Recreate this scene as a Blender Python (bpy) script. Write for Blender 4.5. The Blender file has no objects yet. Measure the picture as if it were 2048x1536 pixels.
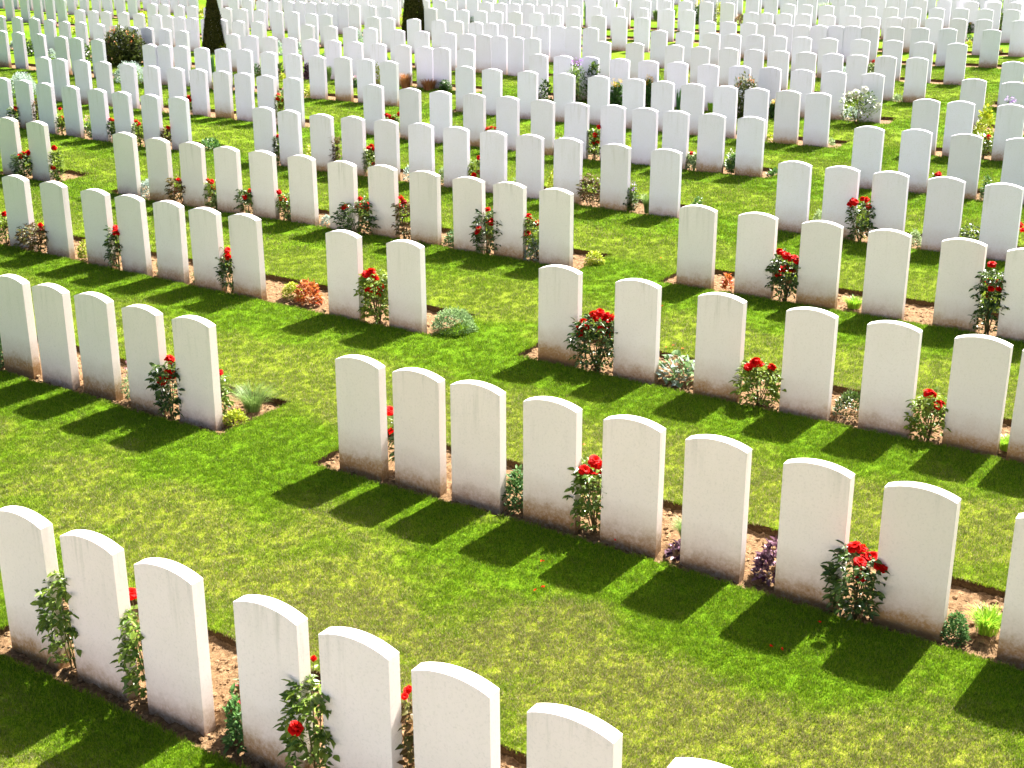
import bpy, math, random
import numpy as np
from mathutils import Vector, Matrix, noise
from mathutils.geometry import delaunay_2d_cdt

S = bpy.context.scene
COL = S.collection
R = math.radians

# ---------------------------------------------------------------- camera
cam_d = bpy.data.cameras.new('camera')
cam_d.sensor_width = 36.0
cam_d.lens = 36.0 * 2576.487 / 2048.0
cam_d.clip_start = 0.05
cam_d.clip_end = 3000
cam = bpy.data.objects.new('camera', cam_d)
COL.objects.link(cam)
cam.location = (0, 0, 3.75)
cam.rotation_euler = (R(90 - 19.10966), 0, 0)
S.camera = cam

# ---------------------------------------------------------------- sky, sun, exposure
SUN_AZ, SUN_EL = 52.5, 49.8           # azimuth from +X towards +Y
w = bpy.data.worlds.new('World')
S.world = w
w.use_nodes = True
nt = w.node_tree
bg = nt.nodes['Background']
sky = nt.nodes.new('ShaderNodeTexSky')
sky.sky_type = 'NISHITA'
sky.sun_disc = False
sky.sun_elevation = R(SUN_EL)
sky.sun_rotation = R(90 - SUN_AZ)
sky.air_density = 1.0
sky.dust_density = 5.0
sky.ozone_density = 0.2
hs = nt.nodes.new('ShaderNodeHueSaturation')      # hazy summer sky, less blue
hs.inputs['Saturation'].default_value = 1.0
nt.links.new(sky.outputs[0], hs.inputs['Color'])
nt.links.new(hs.outputs[0], bg.inputs[0])
bg.inputs[1].default_value = 0.05
sd = bpy.data.lights.new('sun', 'SUN')
sd.energy = 5.0
sd.angle = R(0.5)
sd.color = (1.0, 0.965, 0.91)
sun = bpy.data.objects.new('sun', sd)
COL.objects.link(sun)
tosun = Vector((math.cos(R(SUN_EL)) * math.cos(R(SUN_AZ)), math.cos(R(SUN_EL)) * math.sin(R(SUN_AZ)), math.sin(R(SUN_EL))))
sun.rotation_euler = tosun.to_track_quat('Z', 'Y').to_euler()
sun.location = (5, 10, 20)
S.view_settings.view_transform = 'Standard'
S.view_settings.look = 'None'
S.view_settings.exposure = 2.45
S.view_settings.gamma = 1.0
S.view_settings.use_curve_mapping = False
S.render.engine = 'CYCLES'

# world positions in metres
STONES = [[0,-2.495,5.98,-32.9,1,0],
[0,-2.059,5.71,-32.9,2,1],
[0,-1.613,5.412,-33.0,3,2],
[0,-1.073,5.059,-33.0,4,1],
[0,-0.65,4.788,-33.0,5,1],
[0,-0.225,4.513,-33.1,6,2],
[0,0.237,4.216,-33.1,7,0],
[0,0.745,3.875,-33.1,8,0],
[1,-4.121,10.294,-33.1,2,0],
[1,-3.708,10.021,-33.1,3,0],
[1,-3.286,9.771,-33.1,4,0],
[1,-2.813,9.43,-33.1,5,1],
[1,-2.359,9.149,-33.1,6,1],
[1,-1.026,8.243,-33.1,7,1],
[1,-0.615,7.985,-33.1,8,2],
[1,-0.217,7.745,-33.1,9,0],
[1,0.251,7.453,-33.1,10,1],
[1,0.724,7.137,-33.1,11,2],
[1,1.18,6.834,-33.1,12,0],
[1,1.676,6.491,-33.1,13,1],
[1,2.152,6.188,-33.1,14,2],
[1,2.709,5.816,-33.1,15,0],
[2,-5.534,14.312,-33.2,1,1],
[2,-4.996,13.964,-33.2,2,2],
[2,-4.417,13.56,-33.2,3,1],
[2,-3.962,13.27,-33.1,4,2],
[2,-3.501,12.968,-33.1,5,0],
[2,-3.05,12.657,-33.1,6,1],
[2,-2.598,12.379,-33.1,7,2],
[2,-1.557,11.69,-33.1,8,1],
[2,-0.951,11.311,-33.1,9,2],
[2,0.404,10.439,-33.0,10,1],
[2,1.014,10.02,-33.0,11,2],
[2,1.624,9.617,-33.0,12,1],
[2,2.233,9.225,-33.0,13,2],
[2,2.754,8.892,-33.0,14,1],
[2,3.278,8.563,-33.0,15,2],
[2,3.649,8.3,-32.9,16,0],
[3,-7.078,18.281,-33.0,1,1],
[3,-6.54,17.935,-33.0,2,1],
[3,-5.071,16.989,-32.9,3,2],
[3,-4.53,16.562,-32.9,4,1],
[3,-4.021,16.239,-32.9,5,1],
[3,-3.515,15.927,-32.9,6,1],
[3,-3.021,15.644,-32.8,7,1],
[3,-2.497,15.338,-32.8,8,2],
[3,-1.975,14.962,-32.8,9,1],
[3,-1.473,14.697,-32.8,10,1],
[3,-0.975,14.354,-32.7,11,2],
[3,-0.466,14.012,-32.7,12,1],
[3,-0.022,13.73,-32.7,13,1],
[3,0.468,13.391,-32.7,14,2],
[3,1.84,12.572,-32.6,15,0],
[3,2.371,12.245,-32.6,16,1],
[3,2.911,11.894,-32.6,17,2],
[3,3.45,11.548,-32.6,18,0],
[3,4.011,11.203,-32.5,19,1],
[3,4.468,10.845,-32.5,20,2],
[4,-8.708,22.453,-33.6,1,1],
[4,-8.218,22.12,-33.6,2,2],
[4,-7.729,21.744,-33.5,3,1],
[4,-7.186,21.382,-33.5,4,2],
[4,-6.637,21.002,-33.4,5,1],
[4,-6.151,20.68,-33.3,6,1],
[4,-5.614,20.347,-33.3,7,1],
[4,-5.111,20.071,-33.2,8,2],
[4,-3.614,19.002,-33.1,9,1],
[4,-3.191,18.699,-33.0,10,2],
[4,-2.678,18.332,-33.0,11,0],
[4,-2.21,18.107,-32.9,12,1],
[4,-1.719,17.801,-32.9,13,2],
[4,-1.223,17.508,-32.8,14,0],
[4,-0.737,17.204,-32.7,15,1],
[4,-0.244,16.873,-32.7,16,2],
[4,0.23,16.575,-32.6,17,0],
[4,0.706,16.31,-32.6,18,0],
[4,1.278,15.884,-32.5,19,0],
[4,1.857,15.526,-32.5,20,0],
[4,3.238,14.713,-32.3,21,0],
[4,3.703,14.408,-32.2,22,1],
[4,4.168,14.108,-32.2,23,2],
[4,4.673,13.794,-32.1,24,1],
[4,5.175,13.452,-32.1,25,2],
[5,-8.976,25.348,-32.7,1,0],
[5,-8.587,25.091,-32.7,2,0],
[5,-8.085,24.831,-32.7,3,0],
[5,-7.599,24.576,-32.7,4,0],
[5,-7.037,24.191,-32.6,5,0],
[5,-6.526,23.883,-32.6,6,0],
[5,-6.008,23.581,-32.6,7,1],
[5,-5.553,23.349,-32.6,8,2],
[5,-5.076,23.061,-32.5,9,0],
[5,-4.64,22.782,-32.5,10,0],
[5,-4.191,22.446,-32.5,11,1],
[5,-3.682,22.126,-32.5,12,2],
[5,-2.236,21.235,-32.4,13,1],
[5,-1.616,20.77,-32.4,14,2],
[5,-1.113,20.428,-32.4,15,0],
[5,-0.58,20.145,-32.3,16,1],
[5,-0.062,19.824,-32.3,17,2],
[5,0.462,19.465,-32.3,18,0],
[5,0.949,19.16,-32.3,19,1],
[5,1.467,18.916,-32.2,20,2],
[5,1.901,18.628,-32.2,21,0],
[5,2.311,18.354,-32.2,22,1],
[5,2.776,18.08,-32.2,23,2],
[5,3.271,17.791,-32.1,24,0],
[5,4.66,16.956,-32.1,25,0],
[5,5.211,16.702,-32.1,26,1],
[5,5.731,16.341,-32.0,27,2],
[5,6.303,16.027,-32.0,28,0],
[6,-11.706,30.529,-34.0,1,0],
[6,-11.167,30.114,-33.9,2,0],
[6,-10.551,29.703,-33.8,3,0],
[6,-9.879,29.145,-33.7,4,0],
[6,-9.447,28.82,-33.6,5,0],
[6,-8.867,28.441,-33.5,6,0],
[6,-7.481,27.418,-33.2,7,0],
[6,-7.145,27.266,-33.1,8,0],
[6,-6.743,27.057,-33.0,9,0],
[6,-6.243,26.723,-32.9,10,0],
[6,-5.785,26.516,-32.8,11,0],
[6,-5.313,26.32,-32.7,12,0],
[6,-4.754,25.874,-32.6,13,0],
[6,-4.211,25.521,-32.5,14,0],
[6,-3.704,25.179,-32.4,15,0],
[6,-3.184,24.927,-32.3,16,0],
[6,-2.72,24.594,-32.2,17,0],
[6,-2.259,24.269,-32.1,18,0],
[6,-0.824,23.42,-31.8,19,0],
[6,-0.348,23.061,-31.7,20,0],
[6,0.272,22.701,-31.6,21,0],
[6,0.896,22.357,-31.5,22,0],
[6,1.456,22.032,-31.3,23,0],
[6,2.012,21.638,-31.2,24,0],
[6,2.454,21.321,-31.1,25,0],
[6,2.897,21.017,-31.0,26,0],
[6,3.378,20.724,-30.9,27,0],
[6,3.818,20.435,-30.8,28,0],
[6,4.256,20.179,-30.7,29,0],
[6,4.667,19.93,-30.7,30,0],
[6,6.089,19.207,-30.3,31,0],
[6,6.514,18.972,-30.3,32,0],
[6,7.125,18.642,-30.1,33,0],
[7,-11.991,33.533,-36.2,3,0],
[7,-11.474,33.12,-36.0,4,0],
[7,-10.947,32.64,-35.8,5,0],
[7,-10.462,32.409,-35.6,6,0],
[7,-9.877,31.881,-35.3,7,0],
[7,-9.326,31.487,-35.1,8,0],
[7,-8.87,31.11,-34.9,9,0],
[7,-8.47,30.96,-34.7,10,0],
[7,-7.953,30.533,-34.5,11,0],
[7,-7.471,30.162,-34.3,12,0],
[7,-6.136,29.278,-33.7,13,0],
[7,-5.683,28.945,-33.5,14,0],
[7,-5.223,28.667,-33.3,15,0],
[7,-4.751,28.432,-33.1,16,0],
[7,-4.247,28.063,-32.9,17,0],
[7,-3.739,27.833,-32.7,18,0],
[7,-3.25,27.524,-32.4,19,0],
[7,-2.735,27.174,-32.2,20,0],
[7,-2.209,26.875,-32.0,21,0],
[7,-1.742,26.534,-31.8,22,0],
[7,-1.391,26.344,-31.6,23,0],
[7,-0.904,26.063,-31.4,24,0],
[7,0.516,25.111,-30.7,25,0],
[7,0.963,24.847,-30.5,26,0],
[7,1.448,24.659,-30.3,27,0],
[7,1.984,24.323,-30.0,28,0],
[7,2.484,23.997,-29.8,29,0],
[7,2.984,23.748,-29.5,30,0],
[7,3.481,23.38,-29.3,31,0],
[7,3.999,23.147,-29.0,32,0],
[7,4.488,22.92,-28.8,33,0],
[7,4.963,22.575,-28.6,34,0],
[7,5.472,22.331,-28.3,35,0],
[7,6.027,22.026,-28.1,36,0],
[7,7.472,21.277,-27.3,37,0],
[7,7.982,20.875,-27.1,38,0],
[8,-11.165,35.653,-35.7,2,0],
[8,-10.74,35.388,-35.5,3,0],
[8,-10.179,35.056,-35.3,4,0],
[8,-9.66,34.648,-35.1,5,0],
[8,-9.116,34.26,-34.9,6,0],
[8,-8.717,33.879,-34.7,7,0],
[8,-7.974,33.301,-34.4,9,0],
[8,-7.548,33.065,-34.2,10,0],
[8,-7.142,32.834,-34.1,11,0],
[8,-6.643,32.408,-33.9,12,0],
[8,-6.133,32.125,-33.6,13,0],
[8,-4.798,31.27,-33.1,14,0],
[8,-4.199,30.869,-32.8,15,0],
[8,-3.718,30.599,-32.6,16,0],
[8,-3.223,30.331,-32.4,17,0],
[8,-2.568,29.891,-32.1,18,0],
[8,-1.996,29.531,-31.9,19,0],
[8,-1.385,29.176,-31.6,20,0],
[8,-0.953,28.883,-31.4,21,0],
[8,-0.602,28.662,-31.3,22,0],
[8,-0.268,28.435,-31.1,23,0],
[8,0.09,28.18,-31.0,24,0],
[8,0.436,27.959,-30.8,25,0],
[8,1.847,27.19,-30.2,26,0],
[8,2.491,26.886,-29.9,27,0],
[8,3.238,26.44,-29.6,28,0],
[8,3.714,26.103,-29.3,29,0],
[8,4.222,25.82,-29.1,30,0],
[8,4.667,25.548,-28.9,31,0],
[8,5.11,25.312,-28.7,32,0],
[8,5.566,25.048,-28.5,33,0],
[8,6.016,24.789,-28.3,34,0],
[8,6.41,24.568,-28.1,35,0],
[8,6.88,24.353,-27.9,36,0],
[8,7.383,24.079,-27.6,37,0],
[8,8.879,23.393,-26.9,38,0],
[9,-15.021,41.335,-37.0,2,0],
[9,-14.453,40.882,-37.0,3,0],
[9,-13.916,40.403,-37.0,4,0],
[9,-13.407,39.919,-37.0,5,0],
[9,-7.709,36.107,-34.4,11,0],
[9,-7.201,35.75,-34.2,12,0],
[9,-6.139,34.991,-33.7,14,0],
[9,-5.679,34.714,-33.5,15,0],
[9,-5.11,34.122,-33.2,16,0],
[9,-4.722,33.918,-33.0,17,0],
[9,-3.42,33.12,-32.4,18,0],
[9,-3.036,32.822,-32.2,19,0],
[9,-2.385,32.503,-31.9,20,0],
[9,-1.76,32.067,-31.5,21,0],
[9,-1.325,31.854,-31.3,22,0],
[9,-0.495,31.247,-30.9,24,0],
[9,-0.108,31.093,-30.7,25,0],
[9,0.291,30.835,-30.5,26,0],
[9,0.708,30.625,-30.3,27,0],
[9,1.059,30.4,-30.1,28,0],
[9,1.385,30.18,-29.9,29,0],
[9,1.78,29.99,-29.7,30,0],
[9,3.237,29.269,-29.0,31,0],
[9,3.754,28.973,-28.7,32,0],
[9,4.294,28.63,-28.4,33,0],
[9,4.696,28.344,-28.2,34,0],
[9,5.154,28.167,-27.9,35,0],
[9,5.584,27.935,-27.7,36,0],
[9,6.04,27.675,-27.5,37,0],
[9,6.524,27.39,-27.2,38,0],
[9,7.112,27.118,-26.9,39,0],
[9,7.722,26.903,-26.5,40,0],
[9,8.25,26.591,-26.2,41,0],
[9,8.818,26.282,-26.0,42,0],
[10,-4.671,37.094,-33.3,22,0],
[10,-4.326,36.814,-33.1,23,0],
[10,-2.149,35.447,-32.0,26,0],
[10,-1.663,35.173,-31.8,27,0],
[10,-1.283,34.839,-31.6,28,0],
[10,0.084,34.141,-30.9,31,0],
[10,0.607,33.823,-30.6,32,0],
[10,1.541,33.266,-30.1,34,0],
[10,2.147,32.94,-29.8,35,0],
[10,2.635,32.578,-29.5,36,0],
[10,3.152,32.271,-29.2,37,0],
[10,4.585,31.233,-28.4,38,0],
[10,5.039,31.071,-28.2,39,0],
[10,5.463,30.807,-27.9,40,0],
[10,5.842,30.54,-27.7,41,0],
[10,6.209,30.345,-27.5,42,0],
[10,6.549,30.144,-27.3,43,0],
[10,6.919,30.054,-27.1,44,0],
[10,7.273,29.966,-26.9,45,0],
[10,7.619,29.823,-26.7,46,0],
[10,7.973,29.692,-26.5,47,0],
[10,8.501,29.545,-26.2,48,0],
[10,8.982,29.307,-26.0,49,0],
[10,9.529,29.131,-26.0,50,0],
[10,10.368,28.795,-26.0,51,0],
[11,-3.45,39.051,-33.0,17,0],
[11,-2.523,38.324,-32.5,18,0],
[11,0.434,36.457,-30.9,23,0],
[11,4.006,34.507,-28.9,30,0],
[11,4.496,34.183,-28.6,31,0],
[11,9.069,31.794,-26.0,39,0],
[11,9.44,31.721,-26.0,40,0],
[11,9.953,31.51,-26.0,41,0],
[11,10.466,31.313,-26.0,42,0],
[11,10.972,31.047,-26.0,43,0],
[11,11.709,30.727,-26.0,44,0],
[12,2.741,37.896,-29.0,18,0],
[12,3.167,37.812,-28.6,19,0],
[12,5.316,36.625,-26.6,23,0],
[12,5.845,36.322,-26.1,24,0],
[12,8.771,35.024,-26.0,28,0],
[12,9.268,34.761,-26.0,29,0],
[12,9.747,34.473,-26.0,30,0],
[12,11.39,33.953,-26.0,33,0],
[12,12.507,33.498,-26.0,35,0],
[13,10.155,37.138,-26.0,9,0],
[13,10.67,36.961,-26.0,10,0],
[13,11.199,36.801,-26.0,11,0],
[13,11.809,36.665,-26.0,12,0],
[13,13.004,36.3,-26.0,14,0]]
REST = [[-4.567,10.586,-33.1],
[-13.165,34.386,-36.7],
[-12.566,33.934,-36.4],
[-11.618,35.983,-35.9],
[-8.355,33.602,-34.6],
[-15.705,41.91,-37.0],
[-10.148,37.807,-35.6],
[-9.709,37.429,-35.4],
[-9.216,37.1,-35.2],
[-8.794,36.847,-35.0],
[-8.244,36.473,-34.7],
[-6.67,35.338,-34.0],
[-0.845,31.506,-31.1],
[-17.761,46.601,-37.0],
[-17.098,46.15,-37.0],
[-16.465,45.71,-37.0],
[-15.82,45.159,-37.0],
[-15.225,44.625,-37.0],
[-14.428,43.966,-37.0],
[-13.899,43.571,-37.0],
[-13.387,43.185,-37.0],
[-12.893,42.807,-37.0],
[-12.412,42.539,-37.0],
[-11.905,42.065,-36.7],
[-8.767,39.94,-35.3],
[-8.192,39.505,-35.0],
[-7.703,39.088,-34.8],
[-7.202,38.607,-34.5],
[-6.805,38.388,-34.3],
[-6.324,38.077,-34.1],
[-5.989,37.887,-33.9],
[-5.65,37.681,-33.8],
[-5.31,37.477,-33.6],
[-4.978,37.275,-33.4],
[-3.847,36.381,-32.9],
[-3.4,36.114,-32.7],
[-0.809,34.516,-31.3],
[-0.403,34.332,-31.1],
[1.048,33.504,-30.3],
[-12.756,45.47,-37.0],
[-12.282,45.174,-37.0],
[-11.918,44.894,-37.0],
[-11.515,44.613,-37.0],
[-11.134,44.336,-36.9],
[-10.774,44.065,-36.8],
[-10.386,43.793,-36.6],
[-7.83,42.187,-35.3],
[-7.33,41.817,-35.1],
[-6.855,41.456,-34.8],
[-6.464,41.208,-34.6],
[-5.979,40.854,-34.4],
[-5.533,40.509,-34.1],
[-4.947,40.058,-33.8],
[-4.403,39.712,-33.5],
[-3.94,39.381,-33.3],
[-2.014,37.92,-32.3],
[-0.728,37.22,-31.6],
[-0.311,36.845,-31.3],
[0.056,36.643,-31.1],
[0.835,36.176,-30.7],
[1.208,35.978,-30.5],
[1.631,35.793,-30.3],
[2.201,35.501,-29.9],
[2.79,35.211,-29.6],
[3.382,34.94,-29.3],
[5.973,33.416,-27.7],
[6.293,33.179,-27.5],
[6.715,33.001,-27.3],
[7.152,32.824,-27.0],
[7.661,32.457,-26.7],
[8.206,32.209,-26.4],
[8.625,31.989,-26.1],
[-5.55,43.407,-36.0],
[-5.077,42.909,-35.6],
[-4.577,42.525,-35.2],
[-4.07,42.145,-34.8],
[-3.627,41.881,-34.4],
[-2.696,41.356,-33.7],
[-2.249,41.0,-33.3],
[-1.81,40.65,-32.9],
[-1.183,40.282,-32.4],
[-0.709,40.032,-32.0],
[-0.219,39.783,-31.6],
[0.14,39.459,-31.3],
[0.573,39.13,-30.9],
[0.98,38.9,-30.5],
[1.415,38.578,-30.2],
[1.854,38.349,-29.8],
[2.296,38.209,-29.4],
[3.699,37.442,-28.1],
[4.25,37.311,-27.6],
[4.782,36.999,-27.1],
[7.36,35.697,-26.0],
[7.768,35.498,-26.0],
[8.268,35.214,-26.0],
[10.295,34.328,-26.0],
[10.828,34.141,-26.0],
[11.927,33.727,-26.0],
[-1.653,43.564,-30.5],
[-1.179,43.279,-30.3],
[-0.694,42.996,-30.0],
[3.762,40.758,-27.9],
[4.204,40.504,-27.7],
[4.669,40.25,-27.5],
[9.2,37.765,-26.0],
[9.694,37.447,-26.0],
[12.288,36.479,-26.0],
[13.622,36.004,-26.0],
[-24.232,53.851,-36.9],
[-23.739,53.458,-36.9],
[-23.262,53.079,-36.9],
[-22.756,52.68,-36.9],
[-22.223,52.262,-36.9],
[-21.651,51.815,-36.9],
[-21.2,51.464,-36.9],
[-20.683,51.065,-36.9],
[-20.158,50.661,-36.9],
[-19.705,50.315,-36.9],
[-19.305,50.01,-36.9],
[-18.73,49.574,-36.9],
[-17.33,48.524,-36.7],
[-16.876,48.187,-36.5],
[-16.42,47.85,-36.4],
[-15.859,47.438,-36.2],
[-15.354,47.068,-36.1],
[-14.869,46.716,-35.9],
[-14.33,46.326,-35.8],
[-13.924,46.035,-35.7],
[-13.397,45.658,-35.5],
[12.126,30.041,-27.0],
[12.635,29.782,-26.9],
[13.21,29.492,-26.7],
[13.751,29.221,-26.5],
[-26.823,58.968,-36.9],
[-26.36,58.59,-36.9],
[-25.874,58.194,-36.9],
[-25.457,57.856,-36.9],
[-24.959,57.454,-36.9],
[-23.559,56.334,-36.9],
[-22.993,55.887,-36.9],
[-22.491,55.492,-36.9],
[-21.958,55.074,-36.9],
[-21.387,54.629,-36.9],
[-20.836,54.202,-36.9],
[-20.302,53.791,-36.9],
[-19.755,53.373,-36.9],
[-19.208,52.956,-36.9],
[-18.762,52.618,-36.9],
[-18.275,52.251,-36.9],
[-17.813,51.905,-36.8],
[-16.413,50.865,-36.4],
[-15.966,50.536,-36.3],
[-15.463,50.168,-36.1],
[-15.006,49.836,-36.0],
[-14.495,49.466,-35.8],
[-13.99,49.102,-35.7],
[-13.571,48.802,-35.5],
[-13.092,48.46,-35.4],
[-12.621,48.127,-35.3],
[-12.094,47.755,-35.1],
[-11.678,47.464,-35.0],
[-11.248,47.163,-34.8],
[-9.848,46.197,-34.4],
[-9.356,45.86,-34.3],
[-8.883,45.539,-34.1],
[-8.363,45.188,-33.9],
[-7.903,44.88,-33.8],
[-7.468,44.589,-33.7],
[-6.9,44.212,-33.5],
[13.287,32.473,-26.6],
[13.777,32.228,-26.5],
[14.318,31.96,-26.3],
[14.811,31.718,-26.1],
[-28.699,63.54,-36.9],
[-28.279,63.189,-36.9],
[-27.718,62.724,-36.9],
[-27.245,62.335,-36.9],
[-26.797,61.966,-36.9],
[-26.328,61.583,-36.9],
[-25.809,61.161,-36.9],
[-25.38,60.814,-36.9],
[-24.892,60.42,-36.9],
[-24.374,60.004,-36.9],
[-22.974,58.891,-36.9],
[-22.444,58.474,-36.9],
[-22.042,58.159,-36.9],
[-21.496,57.734,-36.9],
[-21.018,57.363,-36.9],
[-20.539,56.994,-36.9],
[-20.038,56.609,-36.9],
[-19.587,56.265,-36.9],
[-19.028,55.839,-36.9],
[-18.59,55.508,-36.9],
[-18.092,55.134,-36.9],
[-17.662,54.811,-36.8],
[-16.262,53.773,-36.3],
[-15.751,53.398,-36.2],
[-15.189,52.988,-36.0],
[-14.63,52.583,-35.9],
[-14.205,52.277,-35.7],
[-13.693,51.909,-35.6],
[-13.132,51.509,-35.4],
[-12.696,51.2,-35.3],
[-12.222,50.865,-35.1],
[-11.693,50.494,-35.0],
[-11.16,50.122,-34.8],
[-10.679,49.789,-34.7],
[-9.279,48.828,-34.2],
[-8.764,48.479,-34.1],
[-8.244,48.128,-33.9],
[-7.78,47.817,-33.8],
[-7.263,47.472,-33.6],
[-6.759,47.139,-33.4],
[-6.233,46.792,-33.3],
[-5.741,46.47,-33.1],
[-5.281,46.171,-33.0],
[-4.803,45.862,-32.8],
[-4.236,45.498,-32.6],
[-3.803,45.221,-32.5],
[-2.403,44.337,-32.0],
[-1.976,44.07,-31.9],
[0.448,42.585,-31.1],
[0.884,42.322,-31.0],
[1.392,42.019,-30.8],
[1.879,41.729,-30.6],
[2.427,41.406,-30.4],
[2.864,41.15,-30.3],
[5.306,39.747,-29.5],
[5.851,39.441,-29.3],
[6.396,39.137,-29.1],
[6.96,38.824,-28.9],
[7.45,38.555,-28.7],
[7.959,38.277,-28.5],
[8.46,38.006,-28.4],
[12.319,35.982,-27.0],
[12.838,35.719,-26.8],
[13.297,35.488,-26.6],
[13.722,35.276,-26.5],
[14.147,35.065,-26.3],
[14.69,34.797,-26.1],
[15.263,34.518,-25.9],
[15.756,34.279,-25.7],
[-29.062,66.863,-36.9],
[-27.662,65.698,-36.9],
[-27.202,65.319,-36.9],
[-26.671,64.883,-36.9],
[-26.27,64.556,-36.9],
[-25.79,64.165,-36.9],
[-25.268,63.743,-36.9],
[-24.755,63.33,-36.9],
[-24.21,62.893,-36.9],
[-23.782,62.552,-36.9],
[-23.31,62.177,-36.9],
[-22.799,61.774,-36.9],
[-22.394,61.455,-36.9],
[-20.994,60.365,-36.9],
[-20.444,59.94,-36.9],
[-19.969,59.576,-36.9],
[-19.525,59.237,-36.9],
[-19.084,58.902,-36.9],
[-18.567,58.511,-36.9],
[-18.159,58.204,-36.9],
[-17.715,57.871,-36.8],
[-17.26,57.532,-36.6],
[-16.813,57.201,-36.5],
[-16.282,56.808,-36.4],
[-15.775,56.436,-36.2],
[-14.375,55.419,-35.8],
[-13.813,55.015,-35.6],
[-13.286,54.639,-35.5],
[-12.833,54.317,-35.3],
[-12.375,53.993,-35.2],
[-11.953,53.696,-35.1],
[-11.509,53.386,-34.9],
[-11.0,53.031,-34.8],
[-10.469,52.663,-34.6],
[-10.016,52.352,-34.5],
[-9.554,52.035,-34.3],
[-9.009,51.665,-34.2],
[-7.609,50.723,-33.7],
[-7.037,50.342,-33.5],
[-6.621,50.068,-33.4],
[-6.208,49.796,-33.3],
[-5.672,49.445,-33.1],
[-5.183,49.127,-32.9],
[-4.706,48.819,-32.8],
[-4.192,48.489,-32.6],
[-3.655,48.147,-32.5],
[-3.243,47.885,-32.3],
[-2.669,47.524,-32.1],
[-2.097,47.166,-31.9],
[-0.697,46.301,-31.5],
[-0.222,46.011,-31.3],
[0.262,45.717,-31.2],
[0.712,45.446,-31.0],
[1.217,45.143,-30.8],
[1.654,44.883,-30.7],
[2.15,44.589,-30.5],
[2.713,44.258,-30.3],
[3.204,43.972,-30.2],
[3.753,43.654,-30.0],
[4.185,43.405,-29.8],
[4.744,43.086,-29.6],
[6.144,42.297,-29.2],
[6.567,42.062,-29.0],
[7.005,41.819,-28.9],
[7.535,41.529,-28.7],
[7.989,41.281,-28.5],
[8.41,41.052,-28.4],
[8.826,40.829,-28.2],
[9.369,40.538,-28.0],
[9.772,40.324,-27.9],
[10.182,40.108,-27.7],
[10.753,39.809,-27.5],
[11.293,39.528,-27.3],
[12.693,38.812,-26.8],
[13.16,38.577,-26.7],
[13.595,38.359,-26.5],
[14.151,38.083,-26.3],
[14.693,37.816,-26.1],
[15.213,37.562,-25.9],
[15.708,37.322,-25.7],
[16.203,37.085,-25.6],
[16.779,36.81,-25.3],
[-29.185,69.987,-36.9],
[-28.669,69.555,-36.9],
[-28.259,69.213,-36.9],
[-27.847,68.872,-36.9],
[-27.437,68.533,-36.9],
[-27.016,68.187,-36.9],
[-26.476,67.744,-36.9],
[-25.076,66.608,-36.9],
[-24.609,66.232,-36.9],
[-24.12,65.841,-36.9],
[-23.639,65.458,-36.9],
[-23.202,65.111,-36.9],
[-22.793,64.789,-36.9],
[-22.361,64.449,-36.9],
[-21.806,64.015,-36.9],
[-21.345,63.657,-36.9],
[-20.869,63.288,-36.9],
[-20.422,62.943,-36.9],
[-19.888,62.534,-36.9],
[-18.488,61.472,-36.9],
[-17.962,61.076,-36.8],
[-17.493,60.725,-36.7],
[-17.002,60.36,-36.6],
[-16.531,60.011,-36.4],
[-16.027,59.641,-36.3],
[-15.521,59.27,-36.1],
[-15.017,58.903,-36.0],
[-14.454,58.496,-35.8],
[-13.883,58.085,-35.6],
[-13.474,57.793,-35.5],
[-13.006,57.459,-35.4],
[-11.606,56.473,-35.0],
[-11.198,56.189,-34.8],
[-10.731,55.865,-34.7],
[-10.186,55.489,-34.5],
[-9.664,55.131,-34.4],
[-9.162,54.789,-34.2],
[-8.746,54.507,-34.1],
[-8.2,54.139,-33.9],
[-7.69,53.797,-33.7],
[-7.236,53.494,-33.6],
[-6.694,53.136,-33.4],
[-6.287,52.868,-33.3],
[-4.887,51.956,-32.8],
[-4.454,51.677,-32.7],
[-3.911,51.33,-32.5],
[-3.503,51.07,-32.4],
[-3.079,50.802,-32.3],
[-2.589,50.493,-32.1],
[-2.061,50.163,-31.9],
[-1.555,49.849,-31.8],
[-1.149,49.598,-31.6],
[-0.699,49.322,-31.5],
[-0.172,49.0,-31.3],
[0.291,48.72,-31.2],
[1.691,47.881,-30.7],
[2.126,47.624,-30.5],
[2.526,47.388,-30.4],
[2.973,47.126,-30.3],
[3.541,46.797,-30.1],
[3.95,46.561,-29.9],
[4.449,46.274,-29.7],
[5.013,45.953,-29.6],
[5.539,45.656,-29.4],
[5.99,45.403,-29.2],
[6.507,45.115,-29.0],
[6.928,44.882,-28.9],
[8.328,44.117,-28.4],
[8.818,43.853,-28.2],
[9.265,43.614,-28.1],
[9.823,43.318,-27.9],
[10.379,43.025,-27.7],
[10.916,42.744,-27.5],
[11.383,42.502,-27.3],
[11.927,42.222,-27.1],
[12.503,41.928,-26.9],
[12.97,41.692,-26.7],
[13.464,41.444,-26.6],
[13.894,41.23,-26.4],
[15.294,40.543,-25.9],
[15.713,40.34,-25.7],
[16.243,40.086,-25.5],
[16.654,39.89,-25.4],
[17.162,39.65,-25.2],
[17.582,39.453,-25.0],
[18.103,39.21,-24.9],
[-29.195,73.015,-36.9],
[-28.729,72.625,-36.9],
[-28.297,72.264,-36.9],
[-27.783,71.839,-36.9],
[-27.336,71.47,-36.9],
[-26.924,71.131,-36.9],
[-26.344,70.657,-36.9],
[-25.911,70.304,-36.9],
[-25.488,69.96,-36.9],
[-25.001,69.568,-36.9],
[-23.601,68.448,-36.9],
[-23.2,68.13,-36.9],
[-22.658,67.703,-36.9],
[-22.245,67.378,-36.9],
[-21.838,67.06,-36.9],
[-21.264,66.614,-36.9],
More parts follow.
